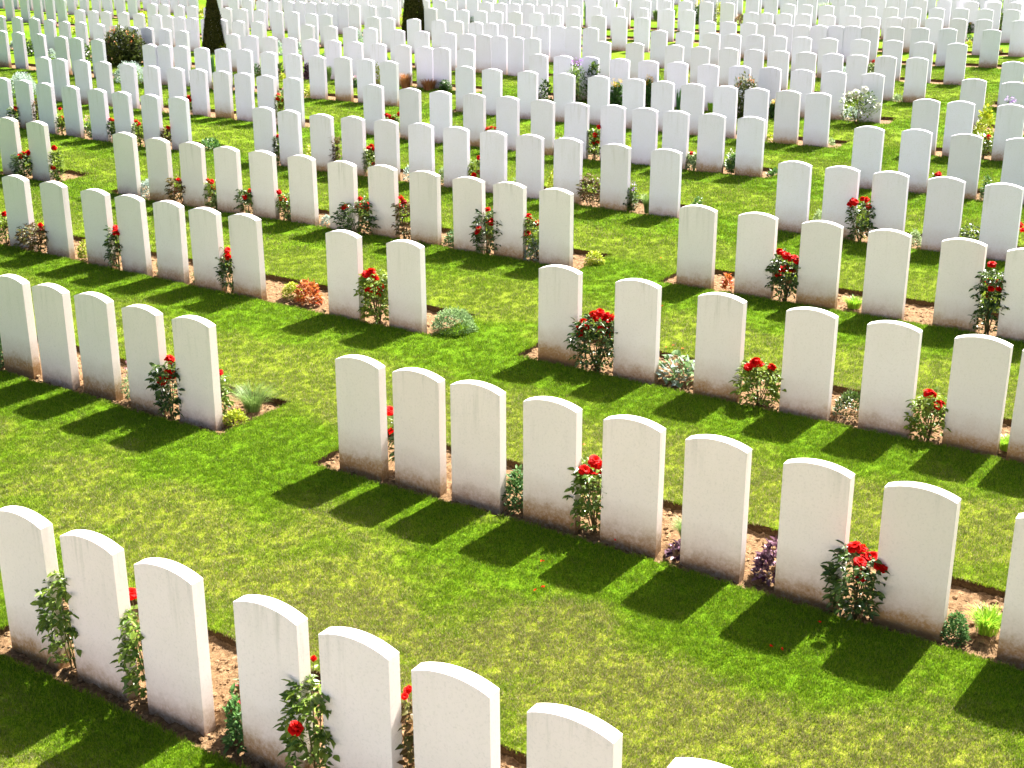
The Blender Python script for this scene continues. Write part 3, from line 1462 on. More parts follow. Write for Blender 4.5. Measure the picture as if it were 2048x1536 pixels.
BEDS = [[[-7.0,5.844,-33.0],
[-6.47,5.499,-33.0],
[-5.96,5.168,-33.0],
[-5.532,4.89,-33.0],
[-5.075,4.593,-33.0],
[-4.631,4.304,-33.0],
[-4.135,3.982,-33.0],
[-3.649,3.666,-33.0],
[-3.113,3.318,-33.0]],
[[-1.763,2.44,-33.0],
[-1.314,2.149,-33.0],
[-0.879,1.866,-33.0],
[-0.455,1.591,-33.0],
[-0.011,1.302,-33.0],
[0.516,0.96,-33.0],
[1.01,0.639,-33.0],
[1.459,0.347,-33.0],
[1.949,0.029,-33.0],
[2.446,-0.295,-33.0],
[2.906,-0.594,-33.0],
[3.329,-0.868,-33.0]],
[[4.679,-1.745,-33.0],
[5.183,-2.073,-33.0],
[5.673,-2.391,-33.0],
[6.102,-2.671,-33.0]],
[[-7.0,2.774,-33.0],
[-6.563,2.489,-33.0],
[-6.093,2.184,-33.0],
[-5.585,1.854,-33.0],
[-5.092,1.534,-33.0],
[-4.633,1.235,-33.0],
[-4.121,0.903,-33.0],
[-3.671,0.61,-33.0],
[-3.172,0.286,-33.0]],
[[-1.822,-0.591,-33.0],
[-1.367,-0.887,-33.0],
[-0.871,-1.209,-33.0],
[-0.382,-1.527,-33.0],
[0.11,-1.846,-33.0],
[0.631,-2.185,-33.0],
[1.149,-2.522,-33.0],
[1.686,-2.871,-33.0],
[2.134,-3.162,-33.0],
[2.672,-3.511,-33.0],
[3.172,-3.836,-33.0]],
[[-2.495,5.98,-32.9],
[-2.059,5.71,-32.9],
[-1.613,5.412,-33.0],
[-1.073,5.059,-33.0],
[-0.65,4.788,-33.0],
[-0.225,4.513,-33.1],
[0.237,4.216,-33.1],
[0.745,3.875,-33.1]],
[[-4.567,10.586,-33.1],
[-4.121,10.294,-33.1],
[-3.708,10.021,-33.1],
[-3.286,9.771,-33.1],
[-2.813,9.43,-33.1],
[-2.359,9.149,-33.1]],
[[-1.026,8.243,-33.1],
[-0.615,7.985,-33.1],
[-0.217,7.745,-33.1],
[0.251,7.453,-33.1],
[0.724,7.137,-33.1],
[1.18,6.834,-33.1],
[1.676,6.491,-33.1],
[2.152,6.188,-33.1],
[2.709,5.816,-33.1]],
[[-6.113,14.691,-33.2],
[-5.534,14.312,-33.2],
[-4.996,13.964,-33.2],
[-4.417,13.56,-33.2],
[-3.962,13.27,-33.1],
[-3.501,12.968,-33.1],
[-3.05,12.657,-33.1],
[-2.598,12.379,-33.1],
[-1.557,11.69,-33.1],
[-0.951,11.311,-33.1]],
[[0.404,10.439,-33.0],
[1.014,10.02,-33.0],
[1.624,9.617,-33.0],
[2.233,9.225,-33.0],
[2.754,8.892,-33.0],
[3.278,8.563,-33.0],
[3.649,8.3,-32.9]],
[[-7.078,18.281,-33.0],
[-6.54,17.935,-33.0]],
[[-5.071,16.989,-32.9],
[-4.53,16.562,-32.9],
[-4.021,16.239,-32.9],
[-3.515,15.927,-32.9],
[-3.021,15.644,-32.8],
[-2.497,15.338,-32.8],
[-1.975,14.962,-32.8],
[-1.473,14.697,-32.8],
[-0.975,14.354,-32.7],
[-0.466,14.012,-32.7],
[-0.022,13.73,-32.7],
[0.468,13.391,-32.7]],
[[1.84,12.572,-32.6],
[2.371,12.245,-32.6],
[2.911,11.894,-32.6],
[3.45,11.548,-32.6],
[4.011,11.203,-32.5],
[4.468,10.845,-32.5]],
[[-8.708,22.453,-33.6],
[-8.218,22.12,-33.6],
[-7.729,21.744,-33.5],
[-7.186,21.382,-33.5],
[-6.637,21.002,-33.4],
[-6.151,20.68,-33.3],
[-5.614,20.347,-33.3],
[-5.111,20.071,-33.2]],
[[-3.614,19.002,-33.1],
[-3.191,18.699,-33.0],
[-2.678,18.332,-33.0],
[-2.21,18.107,-32.9],
[-1.719,17.801,-32.9],
[-1.223,17.508,-32.8],
[-0.737,17.204,-32.7],
[-0.244,16.873,-32.7],
[0.23,16.575,-32.6],
[0.706,16.31,-32.6],
[1.278,15.884,-32.5],
[1.857,15.526,-32.5]],
[[3.238,14.713,-32.3],
[3.703,14.408,-32.2],
[4.168,14.108,-32.2],
[4.673,13.794,-32.1],
[5.175,13.452,-32.1]],
[[-8.976,25.348,-32.7],
[-8.587,25.091,-32.7],
[-8.085,24.831,-32.7],
[-7.599,24.576,-32.7],
[-7.037,24.191,-32.6],
[-6.526,23.883,-32.6],
[-6.008,23.581,-32.6],
[-5.553,23.349,-32.6],
[-5.076,23.061,-32.5],
[-4.64,22.782,-32.5],
[-4.191,22.446,-32.5],
[-3.682,22.126,-32.5]],
[[-2.236,21.235,-32.4],
[-1.616,20.77,-32.4],
[-1.113,20.428,-32.4],
[-0.58,20.145,-32.3],
[-0.062,19.824,-32.3],
[0.462,19.465,-32.3],
[0.949,19.16,-32.3],
[1.467,18.916,-32.2],
[1.901,18.628,-32.2],
[2.311,18.354,-32.2],
[2.776,18.08,-32.2],
[3.271,17.791,-32.1]],
[[4.66,16.956,-32.1],
[5.211,16.702,-32.1],
[5.731,16.341,-32.0],
[6.303,16.027,-32.0]],
[[-11.706,30.529,-34.0],
[-11.167,30.114,-33.9],
[-10.551,29.703,-33.8],
[-9.879,29.145,-33.7],
[-9.447,28.82,-33.6],
[-8.867,28.441,-33.5]],
[[-7.481,27.418,-33.2],
[-7.145,27.266,-33.1],
[-6.743,27.057,-33.0],
[-6.243,26.723,-32.9],
[-5.785,26.516,-32.8],
[-5.313,26.32,-32.7],
[-4.754,25.874,-32.6],
[-4.211,25.521,-32.5],
[-3.704,25.179,-32.4],
[-3.184,24.927,-32.3],
[-2.72,24.594,-32.2],
[-2.259,24.269,-32.1]],
[[-0.824,23.42,-31.8],
[-0.348,23.061,-31.7],
[0.272,22.701,-31.6],
[0.896,22.357,-31.5],
[1.456,22.032,-31.3],
[2.012,21.638,-31.2],
[2.454,21.321,-31.1],
[2.897,21.017,-31.0],
[3.378,20.724,-30.9],
[3.818,20.435,-30.8],
[4.256,20.179,-30.7],
[4.667,19.93,-30.7]],
[[6.089,19.207,-30.3],
[6.514,18.972,-30.3],
[7.125,18.642,-30.1]],
[[-13.165,34.386,-36.7],
[-12.566,33.934,-36.4],
[-11.991,33.533,-36.2],
[-11.474,33.12,-36.0],
[-10.947,32.64,-35.8],
[-10.462,32.409,-35.6],
[-9.877,31.881,-35.3],
[-9.326,31.487,-35.1],
[-8.87,31.11,-34.9],
[-8.47,30.96,-34.7],
[-7.953,30.533,-34.5],
[-7.471,30.162,-34.3]],
[[-6.136,29.278,-33.7],
[-5.683,28.945,-33.5],
[-5.223,28.667,-33.3],
[-4.751,28.432,-33.1],
[-4.247,28.063,-32.9],
[-3.739,27.833,-32.7],
[-3.25,27.524,-32.4],
[-2.735,27.174,-32.2],
[-2.209,26.875,-32.0],
[-1.742,26.534,-31.8],
[-1.391,26.344,-31.6],
[-0.904,26.063,-31.4]],
[[0.516,25.111,-30.7],
[0.963,24.847,-30.5],
[1.448,24.659,-30.3],
[1.984,24.323,-30.0],
[2.484,23.997,-29.8],
[2.984,23.748,-29.5],
[3.481,23.38,-29.3],
[3.999,23.147,-29.0],
[4.488,22.92,-28.8],
[4.963,22.575,-28.6],
[5.472,22.331,-28.3],
[6.027,22.026,-28.1]],
[[7.472,21.277,-27.3],
[7.982,20.875,-27.1]],
[[-11.618,35.983,-35.9],
[-11.165,35.653,-35.7],
[-10.74,35.388,-35.5],
[-10.179,35.056,-35.3],
[-9.66,34.648,-35.1],
[-9.116,34.26,-34.9],
[-8.717,33.879,-34.7],
[-8.355,33.602,-34.6],
[-7.974,33.301,-34.4],
[-7.548,33.065,-34.2],
[-7.142,32.834,-34.1],
[-6.643,32.408,-33.9],
[-6.133,32.125,-33.6]],
[[-4.798,31.27,-33.1],
[-4.199,30.869,-32.8],
[-3.718,30.599,-32.6],
[-3.223,30.331,-32.4],
[-2.568,29.891,-32.1],
[-1.996,29.531,-31.9],
[-1.385,29.176,-31.6],
[-0.953,28.883,-31.4],
[-0.602,28.662,-31.3],
[-0.268,28.435,-31.1],
[0.09,28.18,-31.0],
[0.436,27.959,-30.8]],
[[1.847,27.19,-30.2],
[2.491,26.886,-29.9],
[3.238,26.44,-29.6],
[3.714,26.103,-29.3],
[4.222,25.82,-29.1],
[4.667,25.548,-28.9],
[5.11,25.312,-28.7],
[5.566,25.048,-28.5],
[6.016,24.789,-28.3],
[6.41,24.568,-28.1],
[6.88,24.353,-27.9],
[7.383,24.079,-27.6]],
[[8.879,23.393,-26.9]],
[[-15.705,41.91,-37.0],
[-15.021,41.335,-37.0],
[-14.453,40.882,-37.0],
[-13.916,40.403,-37.0],
[-13.407,39.919,-37.0]],
[[-10.148,37.807,-35.6],
[-9.709,37.429,-35.4],
[-9.216,37.1,-35.2],
[-8.794,36.847,-35.0],
[-8.244,36.473,-34.7],
[-7.709,36.107,-34.4],
[-7.201,35.75,-34.2],
[-6.67,35.338,-34.0],
[-6.139,34.991,-33.7],
[-5.679,34.714,-33.5],
[-5.11,34.122,-33.2],
[-4.722,33.918,-33.0]],
[[-3.42,33.12,-32.4],
[-3.036,32.822,-32.2],
[-2.385,32.503,-31.9],
[-1.76,32.067,-31.5],
[-1.325,31.854,-31.3],
[-0.845,31.506,-31.1],
[-0.495,31.247,-30.9],
[-0.108,31.093,-30.7],
[0.291,30.835,-30.5],
[0.708,30.625,-30.3],
[1.059,30.4,-30.1],
[1.385,30.18,-29.9],
[1.78,29.99,-29.7]],
[[3.237,29.269,-29.0],
[3.754,28.973,-28.7],
[4.294,28.63,-28.4],
[4.696,28.344,-28.2],
[5.154,28.167,-27.9],
[5.584,27.935,-27.7],
[6.04,27.675,-27.5],
[6.524,27.39,-27.2],
[7.112,27.118,-26.9],
[7.722,26.903,-26.5],
[8.25,26.591,-26.2],
[8.818,26.282,-26.0]],
[[-17.761,46.601,-37.0],
[-17.098,46.15,-37.0],
[-16.465,45.71,-37.0],
[-15.82,45.159,-37.0],
[-15.225,44.625,-37.0],
[-14.428,43.966,-37.0],
[-13.899,43.571,-37.0],
[-13.387,43.185,-37.0],
[-12.893,42.807,-37.0],
[-12.412,42.539,-37.0],
[-11.905,42.065,-36.7]],
[[-8.767,39.94,-35.3],
[-8.192,39.505,-35.0],
[-7.703,39.088,-34.8],
[-7.202,38.607,-34.5],
[-6.805,38.388,-34.3],
[-6.324,38.077,-34.1],
[-5.989,37.887,-33.9],
[-5.65,37.681,-33.8],
[-5.31,37.477,-33.6],
[-4.978,37.275,-33.4],
[-4.671,37.094,-33.3],
[-4.326,36.814,-33.1],
[-3.847,36.381,-32.9],
[-3.4,36.114,-32.7]],
[[-2.149,35.447,-32.0],
[-1.663,35.173,-31.8],
[-1.283,34.839,-31.6],
[-0.809,34.516,-31.3],
[-0.403,34.332,-31.1],
[0.084,34.141,-30.9],
[0.607,33.823,-30.6],
[1.048,33.504,-30.3],
[1.541,33.266,-30.1],
[2.147,32.94,-29.8],
[2.635,32.578,-29.5],
[3.152,32.271,-29.2]],
[[4.585,31.233,-28.4],
[5.039,31.071,-28.2],
[5.463,30.807,-27.9],
[5.842,30.54,-27.7],
[6.209,30.345,-27.5],
[6.549,30.144,-27.3],
[6.919,30.054,-27.1],
[7.273,29.966,-26.9],
[7.619,29.823,-26.7],
[7.973,29.692,-26.5],
[8.501,29.545,-26.2],
[8.982,29.307,-26.0],
[9.529,29.131,-26.0],
[10.368,28.795,-26.0]],
[[-12.756,45.47,-37.0],
[-12.282,45.174,-37.0],
[-11.918,44.894,-37.0],
[-11.515,44.613,-37.0],
[-11.134,44.336,-36.9],
[-10.774,44.065,-36.8],
[-10.386,43.793,-36.6]],
[[-7.83,42.187,-35.3],
[-7.33,41.817,-35.1],
[-6.855,41.456,-34.8],
[-6.464,41.208,-34.6],
[-5.979,40.854,-34.4],
[-5.533,40.509,-34.1],
[-4.947,40.058,-33.8],
[-4.403,39.712,-33.5],
[-3.94,39.381,-33.3],
[-3.45,39.051,-33.0],
[-2.523,38.324,-32.5],
[-2.014,37.92,-32.3]],
[[-0.728,37.22,-31.6],
[-0.311,36.845,-31.3],
[0.056,36.643,-31.1],
[0.434,36.457,-30.9],
[0.835,36.176,-30.7],
[1.208,35.978,-30.5],
[1.631,35.793,-30.3],
[2.201,35.501,-29.9],
[2.79,35.211,-29.6],
[3.382,34.94,-29.3],
[4.006,34.507,-28.9],
[4.496,34.183,-28.6]],
[[5.973,33.416,-27.7],
[6.293,33.179,-27.5],
[6.715,33.001,-27.3],
[7.152,32.824,-27.0],
[7.661,32.457,-26.7],
[8.206,32.209,-26.4],
[8.625,31.989,-26.1],
[9.069,31.794,-26.0],
[9.44,31.721,-26.0],
[9.953,31.51,-26.0],
[10.466,31.313,-26.0],
[10.972,31.047,-26.0],
[11.709,30.727,-26.0]],
[[-6.415,43.964,-36.6],
[-5.971,43.683,-36.3],
[-5.55,43.407,-36.0],
[-5.077,42.909,-35.6],
[-4.577,42.525,-35.2],
[-4.07,42.145,-34.8],
[-3.627,41.881,-34.4],
[-2.696,41.356,-33.7],
[-2.249,41.0,-33.3],
[-1.81,40.65,-32.9],
[-1.183,40.282,-32.4],
[-0.709,40.032,-32.0],
[-0.219,39.783,-31.6],
[0.14,39.459,-31.3],
[0.573,39.13,-30.9],
[0.98,38.9,-30.5],
[1.415,38.578,-30.2],
[1.854,38.349,-29.8],
[2.296,38.209,-29.4],
[2.741,37.896,-29.0],
[3.167,37.812,-28.6],
[3.699,37.442,-28.1],
[4.25,37.311,-27.6],
[4.782,36.999,-27.1],
[5.316,36.625,-26.6],
[5.845,36.322,-26.1]],
[[7.36,35.697,-26.0],
[7.768,35.498,-26.0],
[8.268,35.214,-26.0],
[8.771,35.024,-26.0],
[9.268,34.761,-26.0],
[9.747,34.473,-26.0],
[10.295,34.328,-26.0],
[10.828,34.141,-26.0],
[11.39,33.953,-26.0],
[11.927,33.727,-26.0],
[12.507,33.498,-26.0]],
[[-1.653,43.564,-30.5],
[-1.179,43.279,-30.3],
[-0.694,42.996,-30.0],
[-0.216,42.717,-29.8]],
[[3.762,40.758,-27.9],
[4.204,40.504,-27.7],
[4.669,40.25,-27.5]],
[[9.2,37.765,-26.0],
[9.694,37.447,-26.0],
[10.155,37.138,-26.0],
[10.67,36.961,-26.0],
[11.199,36.801,-26.0],
[11.809,36.665,-26.0],
[12.288,36.479,-26.0],
[13.004,36.3,-26.0],
[13.622,36.004,-26.0]]]
PLANTS = [["rose","green",-2.277,5.845,0.173,0.529,0.19,[],"between the first and second headstones, first row from front"],
["rose","green",-1.819,5.586,0.168,0.56,0.173,[[-0.072,0.12,0.518,0.85]],"between the second and third headstones, first row from front"],
["feather","",-1.271,5.583,0.173,0.331,0.149,[],"between the third and fourth headstones, first row from front"],
["bronze","",-1.277,5.312,0.163,0.274,0.107,[],"between the third and fourth headstones, first row from front"],
["herb","",-1.289,5.176,0.159,0.265,0.094,[],"between the third and fourth headstones, first row from front"],
["rose","green",-0.878,4.899,0.153,0.605,0.188,[[-0.046,-0.16,0.408,1.0],[0.005,0.05,0.62,0.4]],"between the fourth and fifth headstones, first row from front"],
["rose","bronze",-0.394,4.718,0.151,0.616,0.09,[[-0.052,0.05,0.574,0.42],[-0.062,0.02,0.564,0.4],[-0.043,0.05,0.584,0.35]],"between the fifth and sixth headstones, first row from front"],
["herb","",0.274,4.547,0.151,0.382,0.189,[],"beyond the sixth headstone, first row from front"],
["herb","",-4.317,10.482,0.311,0.257,0.192,[],"between the first and second headstones, second row from front"],
["silver","",-3.415,10.022,0.303,0.247,0.123,[],"between the third and fourth headstones, second row from front"],
["heather","",-2.993,9.634,0.294,0.31,0.178,[],"between the fourth and fifth headstones, second row from front"],
["rose","dark",-2.608,9.256,0.285,0.51,0.19,[[0.022,0.027,0.462,1.0],[-0.011,0.021,0.332,1.0],[-0.055,0.03,0.288,1.0],[0.034,0.025,0.338,1.0],[-0.002,0.024,0.354,1.0]],"between the fifth and sixth headstones, second row from front"],
["rose","green",-2.226,9.206,0.286,0.433,0.053,[[0.006,0.05,0.365,0.8]],"beyond the sixth headstone, second row from front"],
["tuft","soft",-2.009,9.375,0.294,0.253,0.425,[],"beyond the sixth headstone, second row from front"],
["lime","",-2.096,9.122,0.285,0.089,0.166,[],"beyond the sixth headstone, second row from front"],
["rose","dark",-0.711,8.281,0.268,0.467,0.172,[[-0.126,0.05,0.413,0.9],[-0.124,0.02,0.28,0.9]],"between the seventh and eighth headstones, second row from front"],
["pale","",-0.307,8.032,0.264,0.089,0.122,[],"between the eighth and ninth headstones, second row from front"],
["herb","",0.061,7.666,0.254,0.26,0.214,[],"between the ninth and tenth headstones, second row from front"],
["rose","green",0.515,7.337,0.247,0.516,0.248,[[-0.002,0.038,0.457,1.0],[0.034,0.01,0.422,1.0],[-0.072,-0.062,0.438,1.0],[-0.016,-0.011,0.387,1.0],[-0.062,-0.026,0.367,1.0],[-0.046,0.002,0.395,1.0]],"between the tenth and eleventh headstones, second row from front"],
["tuft","soft",1.072,7.169,0.247,0.2,0.214,[],"between the eleventh and twelfth headstones, second row from front"],
["purpleleaf","",0.997,7.003,0.24,0.075,0.102,[],"between the eleventh and twelfth headstones, second row from front"],
["purpleleaf","",1.533,6.736,0.236,0.201,0.227,[],"between the twelfth and thirteenth headstones, second row from front"],
["rose","dark",1.881,6.289,0.224,0.448,0.251,[[-0.007,-0.045,0.357,1.0],[0.081,0.031,0.348,1.0],[0.11,-0.046,0.339,1.0],[0.012,-0.025,0.253,1.0],[-0.052,-0.059,0.462,1.0],[0.013,0.03,0.403,1.0],[0.056,0.028,0.347,1.0]],"between the thirteenth and fourteenth headstones, second row from front"],
["tuft","bright",2.557,6.122,0.224,0.175,0.215,[],"between the fourteenth and fifteenth headstones, second row from front"],
["cover","",2.358,6.038,0.22,0.151,0.133,[],"between the fourteenth and fifteenth headstones, second row from front"],
["rose","yellow",-5.796,14.543,0.435,0.39,0.258,[[-0.019,0.034,0.342,1.0]],"between the first and first headstones, third row from front"],
["rose","bronze",-5.287,14.105,0.425,0.387,0.334,[[0.063,-0.054,0.331,1.0],[0.04,-0.04,0.266,1.0],[0.05,0.03,0.274,1.0]],"between the first and second headstones, third row from front"],
["lime","",-4.679,13.804,0.42,0.189,0.153,[],"between the second and third headstones, third row from front"],
["rose","dark",-4.2,13.398,0.41,0.501,0.159,[[0.011,0.026,0.452,1.0],[0.035,-0.066,0.424,1.0]],"between the third and fourth headstones, third row from front"],
["pale","",-3.677,13.203,0.408,0.209,0.116,[],"between the fourth and fifth headstones, third row from front"],
["herb","",-3.221,12.896,0.402,0.173,0.103,[],"between the fifth and sixth headstones, third row from front"],
["rose","dark",-2.813,12.535,0.393,0.474,0.17,[[-0.008,-0.024,0.439,1.0],[-0.002,-0.073,0.39,1.0],[-0.009,0.019,0.342,1.0]],"between the sixth and seventh headstones, third row from front"],
["coleus","",-1.99,12.169,0.388,0.206,0.244,[],"between the seventh and eighth headstones, third row from front"],
["lime","",-2.166,12.357,0.393,0.132,0.198,[],"between the seventh and eighth headstones, third row from front"],
["rose","yellow",-1.243,11.517,0.373,0.541,0.305,[[-0.077,0.021,0.489,1.0],[-0.121,0.033,0.448,1.0],[-0.027,0.018,0.452,1.0],[-0.044,-0.029,0.506,1.0],[-0.09,-0.035,0.48,1.0],[-0.013,-0.001,0.419,1.0],[0.043,-0.029,0.355,1.0],[-0.018,0.035,0.367,1.0],[0.027,-0.024,0.302,1.0],[-0.078,-0.025,0.321,1.0]],"between the eighth and ninth headstones, third row from front"],
["dome","sage",-0.517,11.208,0.369,0.215,0.389,[],"beyond the ninth headstone, third row from front"],
["rose","glossy",0.709,10.229,0.347,0.522,0.374,[[-0.043,0.037,0.477,1.0],[0.013,-0.049,0.51,1.0],[0.067,-0.041,0.486,1.0],[0.102,-0.071,0.474,1.0],[-0.01,0.031,0.444,1.0],[0.041,-0.017,0.45,1.0],[-0.12,-0.027,0.422,1.0],[-0.145,0.027,0.368,1.0],[-0.103,0.029,0.359,1.0],[-0.084,-0.055,0.401,1.0],[0.015,-0.065,0.369,1.0],[0.092,0.026,0.308,1.0],[0.117,0.035,0.34,1.0],[-0.147,-0.015,0.32,1.0],[0.076,0.007,0.417,1.0]],"between the tenth and eleventh headstones, third row from front"],
["bigleaf","",1.354,9.939,0.342,0.187,0.317,[],"between the eleventh and twelfth headstones, third row from front"],
["rose","yellow",1.918,9.404,0.329,0.39,0.309,[[-0.075,-0.078,0.375,1.0],[-0.025,-0.021,0.34,1.0],[-0.113,-0.07,0.336,1.0],[0.071,-0.064,0.338,1.0],[-0.06,-0.073,0.389,1.0],[0.067,-0.016,0.302,1.0]],"between the twelfth and thirteenth headstones, third row from front"],
["dome","dark",2.57,9.176,0.327,0.187,0.22,[],"between the thirteenth and fourteenth headstones, third row from front"],
["rose","yellow",3.016,8.728,0.316,0.383,0.238,[[-0.024,-0.011,0.361,1.0],[-0.0,-0.028,0.355,1.0],[0.081,0.006,0.271,1.0],[0.026,-0.07,0.291,1.0]],"between the fourteenth and fifteenth headstones, third row from front"],
["tuft","bright",3.518,8.515,0.313,0.126,0.178,[],"between the fifteenth and sixteenth headstones, third row from front"],
["rose","dark",-6.842,18.058,0.544,0.42,0.294,[[0.04,-0.052,0.386,1.0],[0.106,-0.059,0.394,1.0],[-0.027,-0.019,0.332,1.0]],"between the first and second headstones, fourth row from front"],
["rose","yellow",-6.28,17.767,0.539,0.538,0.138,[[-0.016,0.015,0.494,1.0],[-0.028,-0.059,0.239,1.0]],"beyond the second headstone, fourth row from front"],
["silver","",-4.746,16.859,0.522,0.254,0.263,[],"between the third and fourth headstones, fourth row from front"],
["rose","bronze",-4.239,16.401,0.511,0.645,0.255,[[-0.033,0.028,0.322,1.0],[-0.06,-0.038,0.193,1.0]],"between the fourth and fifth headstones, fourth row from front"],
["rose","green",-3.735,16.133,0.507,0.417,0.214,[[-0.064,-0.056,0.383,1.0],[-0.029,-0.05,0.369,1.0],[-0.024,0.012,0.282,1.0]],"between the fifth and sixth headstones, fourth row from front"],
["cover","",-3.714,16.167,0.508,0.188,0.24,[],"between the fifth and sixth headstones, fourth row from front"],
["rose","dark",-3.278,15.768,0.498,0.366,0.198,[[-0.003,-0.079,0.263,1.0],[0.059,-0.029,0.328,1.0]],"between the sixth and seventh headstones, fourth row from front"],
["rose","green",-2.726,15.541,0.495,0.392,0.183,[[-0.088,-0.045,0.358,1.0],[-0.043,-0.016,0.267,1.0],[-0.07,-0.033,0.288,1.0]],"between the seventh and eighth headstones, fourth row from front"],
["cover","",-2.678,15.56,0.496,0.136,0.22,[],"between the seventh and eighth headstones, fourth row from front"],
["silver","",-2.208,15.253,0.49,0.107,0.168,[],"between the eighth and ninth headstones, fourth row from front"],
["rose","dark",-1.787,14.784,0.478,0.45,0.441,[[-0.163,-0.069,0.341,1.0],[-0.134,-0.062,0.357,1.0],[0.019,0.035,0.426,1.0],[0.039,-0.012,0.353,1.0],[0.068,0.03,0.327,1.0],[0.104,0.034,0.373,1.0],[-0.003,-0.008,0.341,1.0],[0.108,0.03,0.304,1.0]],"between the ninth and tenth headstones, fourth row from front"],
["rose","bronze",-1.238,14.559,0.475,0.518,0.172,[[-0.017,-0.03,0.49,1.0],[0.005,-0.044,0.447,1.0],[-0.024,0.017,0.394,1.0]],"between the tenth and eleventh headstones, fourth row from front"],
["herb","",-0.656,14.284,0.471,0.143,0.226,[],"between the eleventh and twelfth headstones, fourth row from front"],
["rose","dark",-0.266,13.837,0.46,0.551,0.251,[[-0.099,-0.041,0.312,1.0],[-0.115,-0.048,0.28,1.0],[0.0,-0.023,0.523,1.0],[-0.001,-0.031,0.393,1.0],[0.031,0.035,0.356,1.0],[0.047,0.028,0.391,1.0]],"between the twelfth and thirteenth headstones, fourth row from front"],
["rose","green",0.277,13.645,0.458,0.537,0.237,[[-0.105,0.007,0.476,1.0],[-0.083,0.027,0.428,1.0],[-0.004,-0.05,0.422,1.0],[-0.111,-0.049,0.313,1.0]],"between the thirteenth and fourteenth headstones, fourth row from front"],
["silver","",0.25,13.603,0.456,0.21,0.216,[],"between the thirteenth and fourteenth headstones, fourth row from front"],
["lime","",0.879,13.365,0.454,0.153,0.191,[],"beyond the fourteenth headstone, fourth row from front"],
["coleus","",2.148,12.452,0.434,0.169,0.09,[],"between the fifteenth and sixteenth headstones, fourth row from front"],
["rose","glossy",2.651,12.086,0.426,0.525,0.289,[[-0.096,-0.039,0.505,1.0],[-0.05,-0.008,0.478,1.0],[-0.03,-0.077,0.475,1.0],[0.003,-0.068,0.443,1.0],[0.054,-0.05,0.449,1.0],[0.071,-0.068,0.424,1.0],[-0.058,-0.05,0.336,1.0],[-0.029,-0.068,0.355,1.0],[0.035,-0.044,0.32,1.0],[0.067,-0.028,0.325,1.0],[-0.08,-0.015,0.263,1.0],[-0.049,0.017,0.25,1.0]],"between the sixteenth and seventeenth headstones, fourth row from front"],
["tuft","bright",3.256,11.839,0.423,0.139,0.219,[],"between the seventeenth and eighteenth headstones, fourth row from front"],
["rose","glossy",4.24,11.024,0.404,0.685,0.248,[[-0.047,-0.045,0.665,1.0],[-0.04,-0.034,0.496,1.0],[0.061,0.024,0.485,1.0],[-0.038,-0.078,0.457,1.0],[-0.034,-0.018,0.383,1.0],[0.042,-0.066,0.45,1.0]],"between the nineteenth and twentieth headstones, fourth row from front"],
["rose","dark",-8.467,22.228,0.67,0.41,0.221,[[0.059,-0.078,0.378,1.0],[0.006,0.026,0.324,1.0]],"between the first and second headstones, fifth row from front"],
["rose","bronze",-7.974,21.932,0.665,0.501,0.084,[],"between the second and third headstones, fifth row from front"],
["rose","yellow",-7.457,21.563,0.657,0.374,0.132,[[0.004,-0.0,0.292,1.0],[0.004,-0.024,0.442,1.0]],"between the third and fourth headstones, fifth row from front"],
["pinkfl","",-6.873,21.189,0.649,0.372,0.179,[],"between the fourth and fifth headstones, fifth row from front"],
["rose","dark",-6.394,20.841,0.642,0.401,0.128,[[-0.027,0.017,0.375,1.0],[0.006,0.035,0.357,1.0]],"between the fifth and sixth headstones, fifth row from front"],
["rose","yellow",-5.883,20.514,0.635,0.435,0.174,[[-0.024,-0.01,0.397,1.0],[0.008,-0.025,0.36,1.0]],"between the sixth and seventh headstones, fifth row from front"],
["rose","bronze",-5.362,20.209,0.63,0.465,0.156,[[0.042,-0.08,0.361,1.0],[0.041,0.034,0.322,1.0]],"between the seventh and eighth headstones, fifth row from front"],
["herb","",-4.689,20.094,0.632,0.172,0.341,[],"beyond the eighth headstone, fifth row from front"],
["rose","dark",-3.402,18.85,0.601,0.5,0.087,[[0.011,0.013,0.441,1.0]],"between the ninth and tenth headstones, fifth row from front"],
["lime","",-2.88,18.599,0.597,0.34,0.158,[],"between the tenth and eleventh headstones, fifth row from front"],
["rose","bronze",-2.491,18.242,0.588,0.508,0.071,[],"between the eleventh and twelfth headstones, fifth row from front"],
["pinkfl","",-2.366,18.292,0.591,0.308,0.099,[],"between the eleventh and twelfth headstones, fifth row from front"],
["rose","green",-1.964,17.954,0.583,0.493,0.153,[[-0.018,-0.067,0.441,1.0],[0.02,-0.026,0.462,1.0],[0.049,-0.05,0.418,1.0],[0.039,0.034,0.197,1.0]],"between the twelfth and thirteenth headstones, fifth row from front"],
["silver","",-1.417,17.739,0.581,0.199,0.152,[],"between the thirteenth and fourteenth headstones, fifth row from front"],
["pale","",-0.926,17.44,0.575,0.235,0.149,[],"between the fourteenth and fifteenth headstones, fifth row from front"],
["rose","yellow",-0.463,17.081,0.567,0.482,0.133,[[0.028,-0.044,0.456,1.0],[-0.04,-0.063,0.228,1.0],[0.025,0.028,0.252,1.0]],"between the fifteenth and sixteenth headstones, fifth row from front"],
["pale","",0.047,16.809,0.562,0.21,0.118,[],"between the sixteenth and seventeenth headstones, fifth row from front"],
["lime","",0.522,16.527,0.557,0.336,0.142,[],"between the seventeenth and eighteenth headstones, fifth row from front"],
["rose","bronze",1.003,16.114,0.547,0.379,0.227,[],"between the eighteenth and nineteenth headstones, fifth row from front"],
["purplefl","",1.462,15.793,0.541,0.381,0.173,[],"between the nineteenth and twentieth headstones, fifth row from front"],
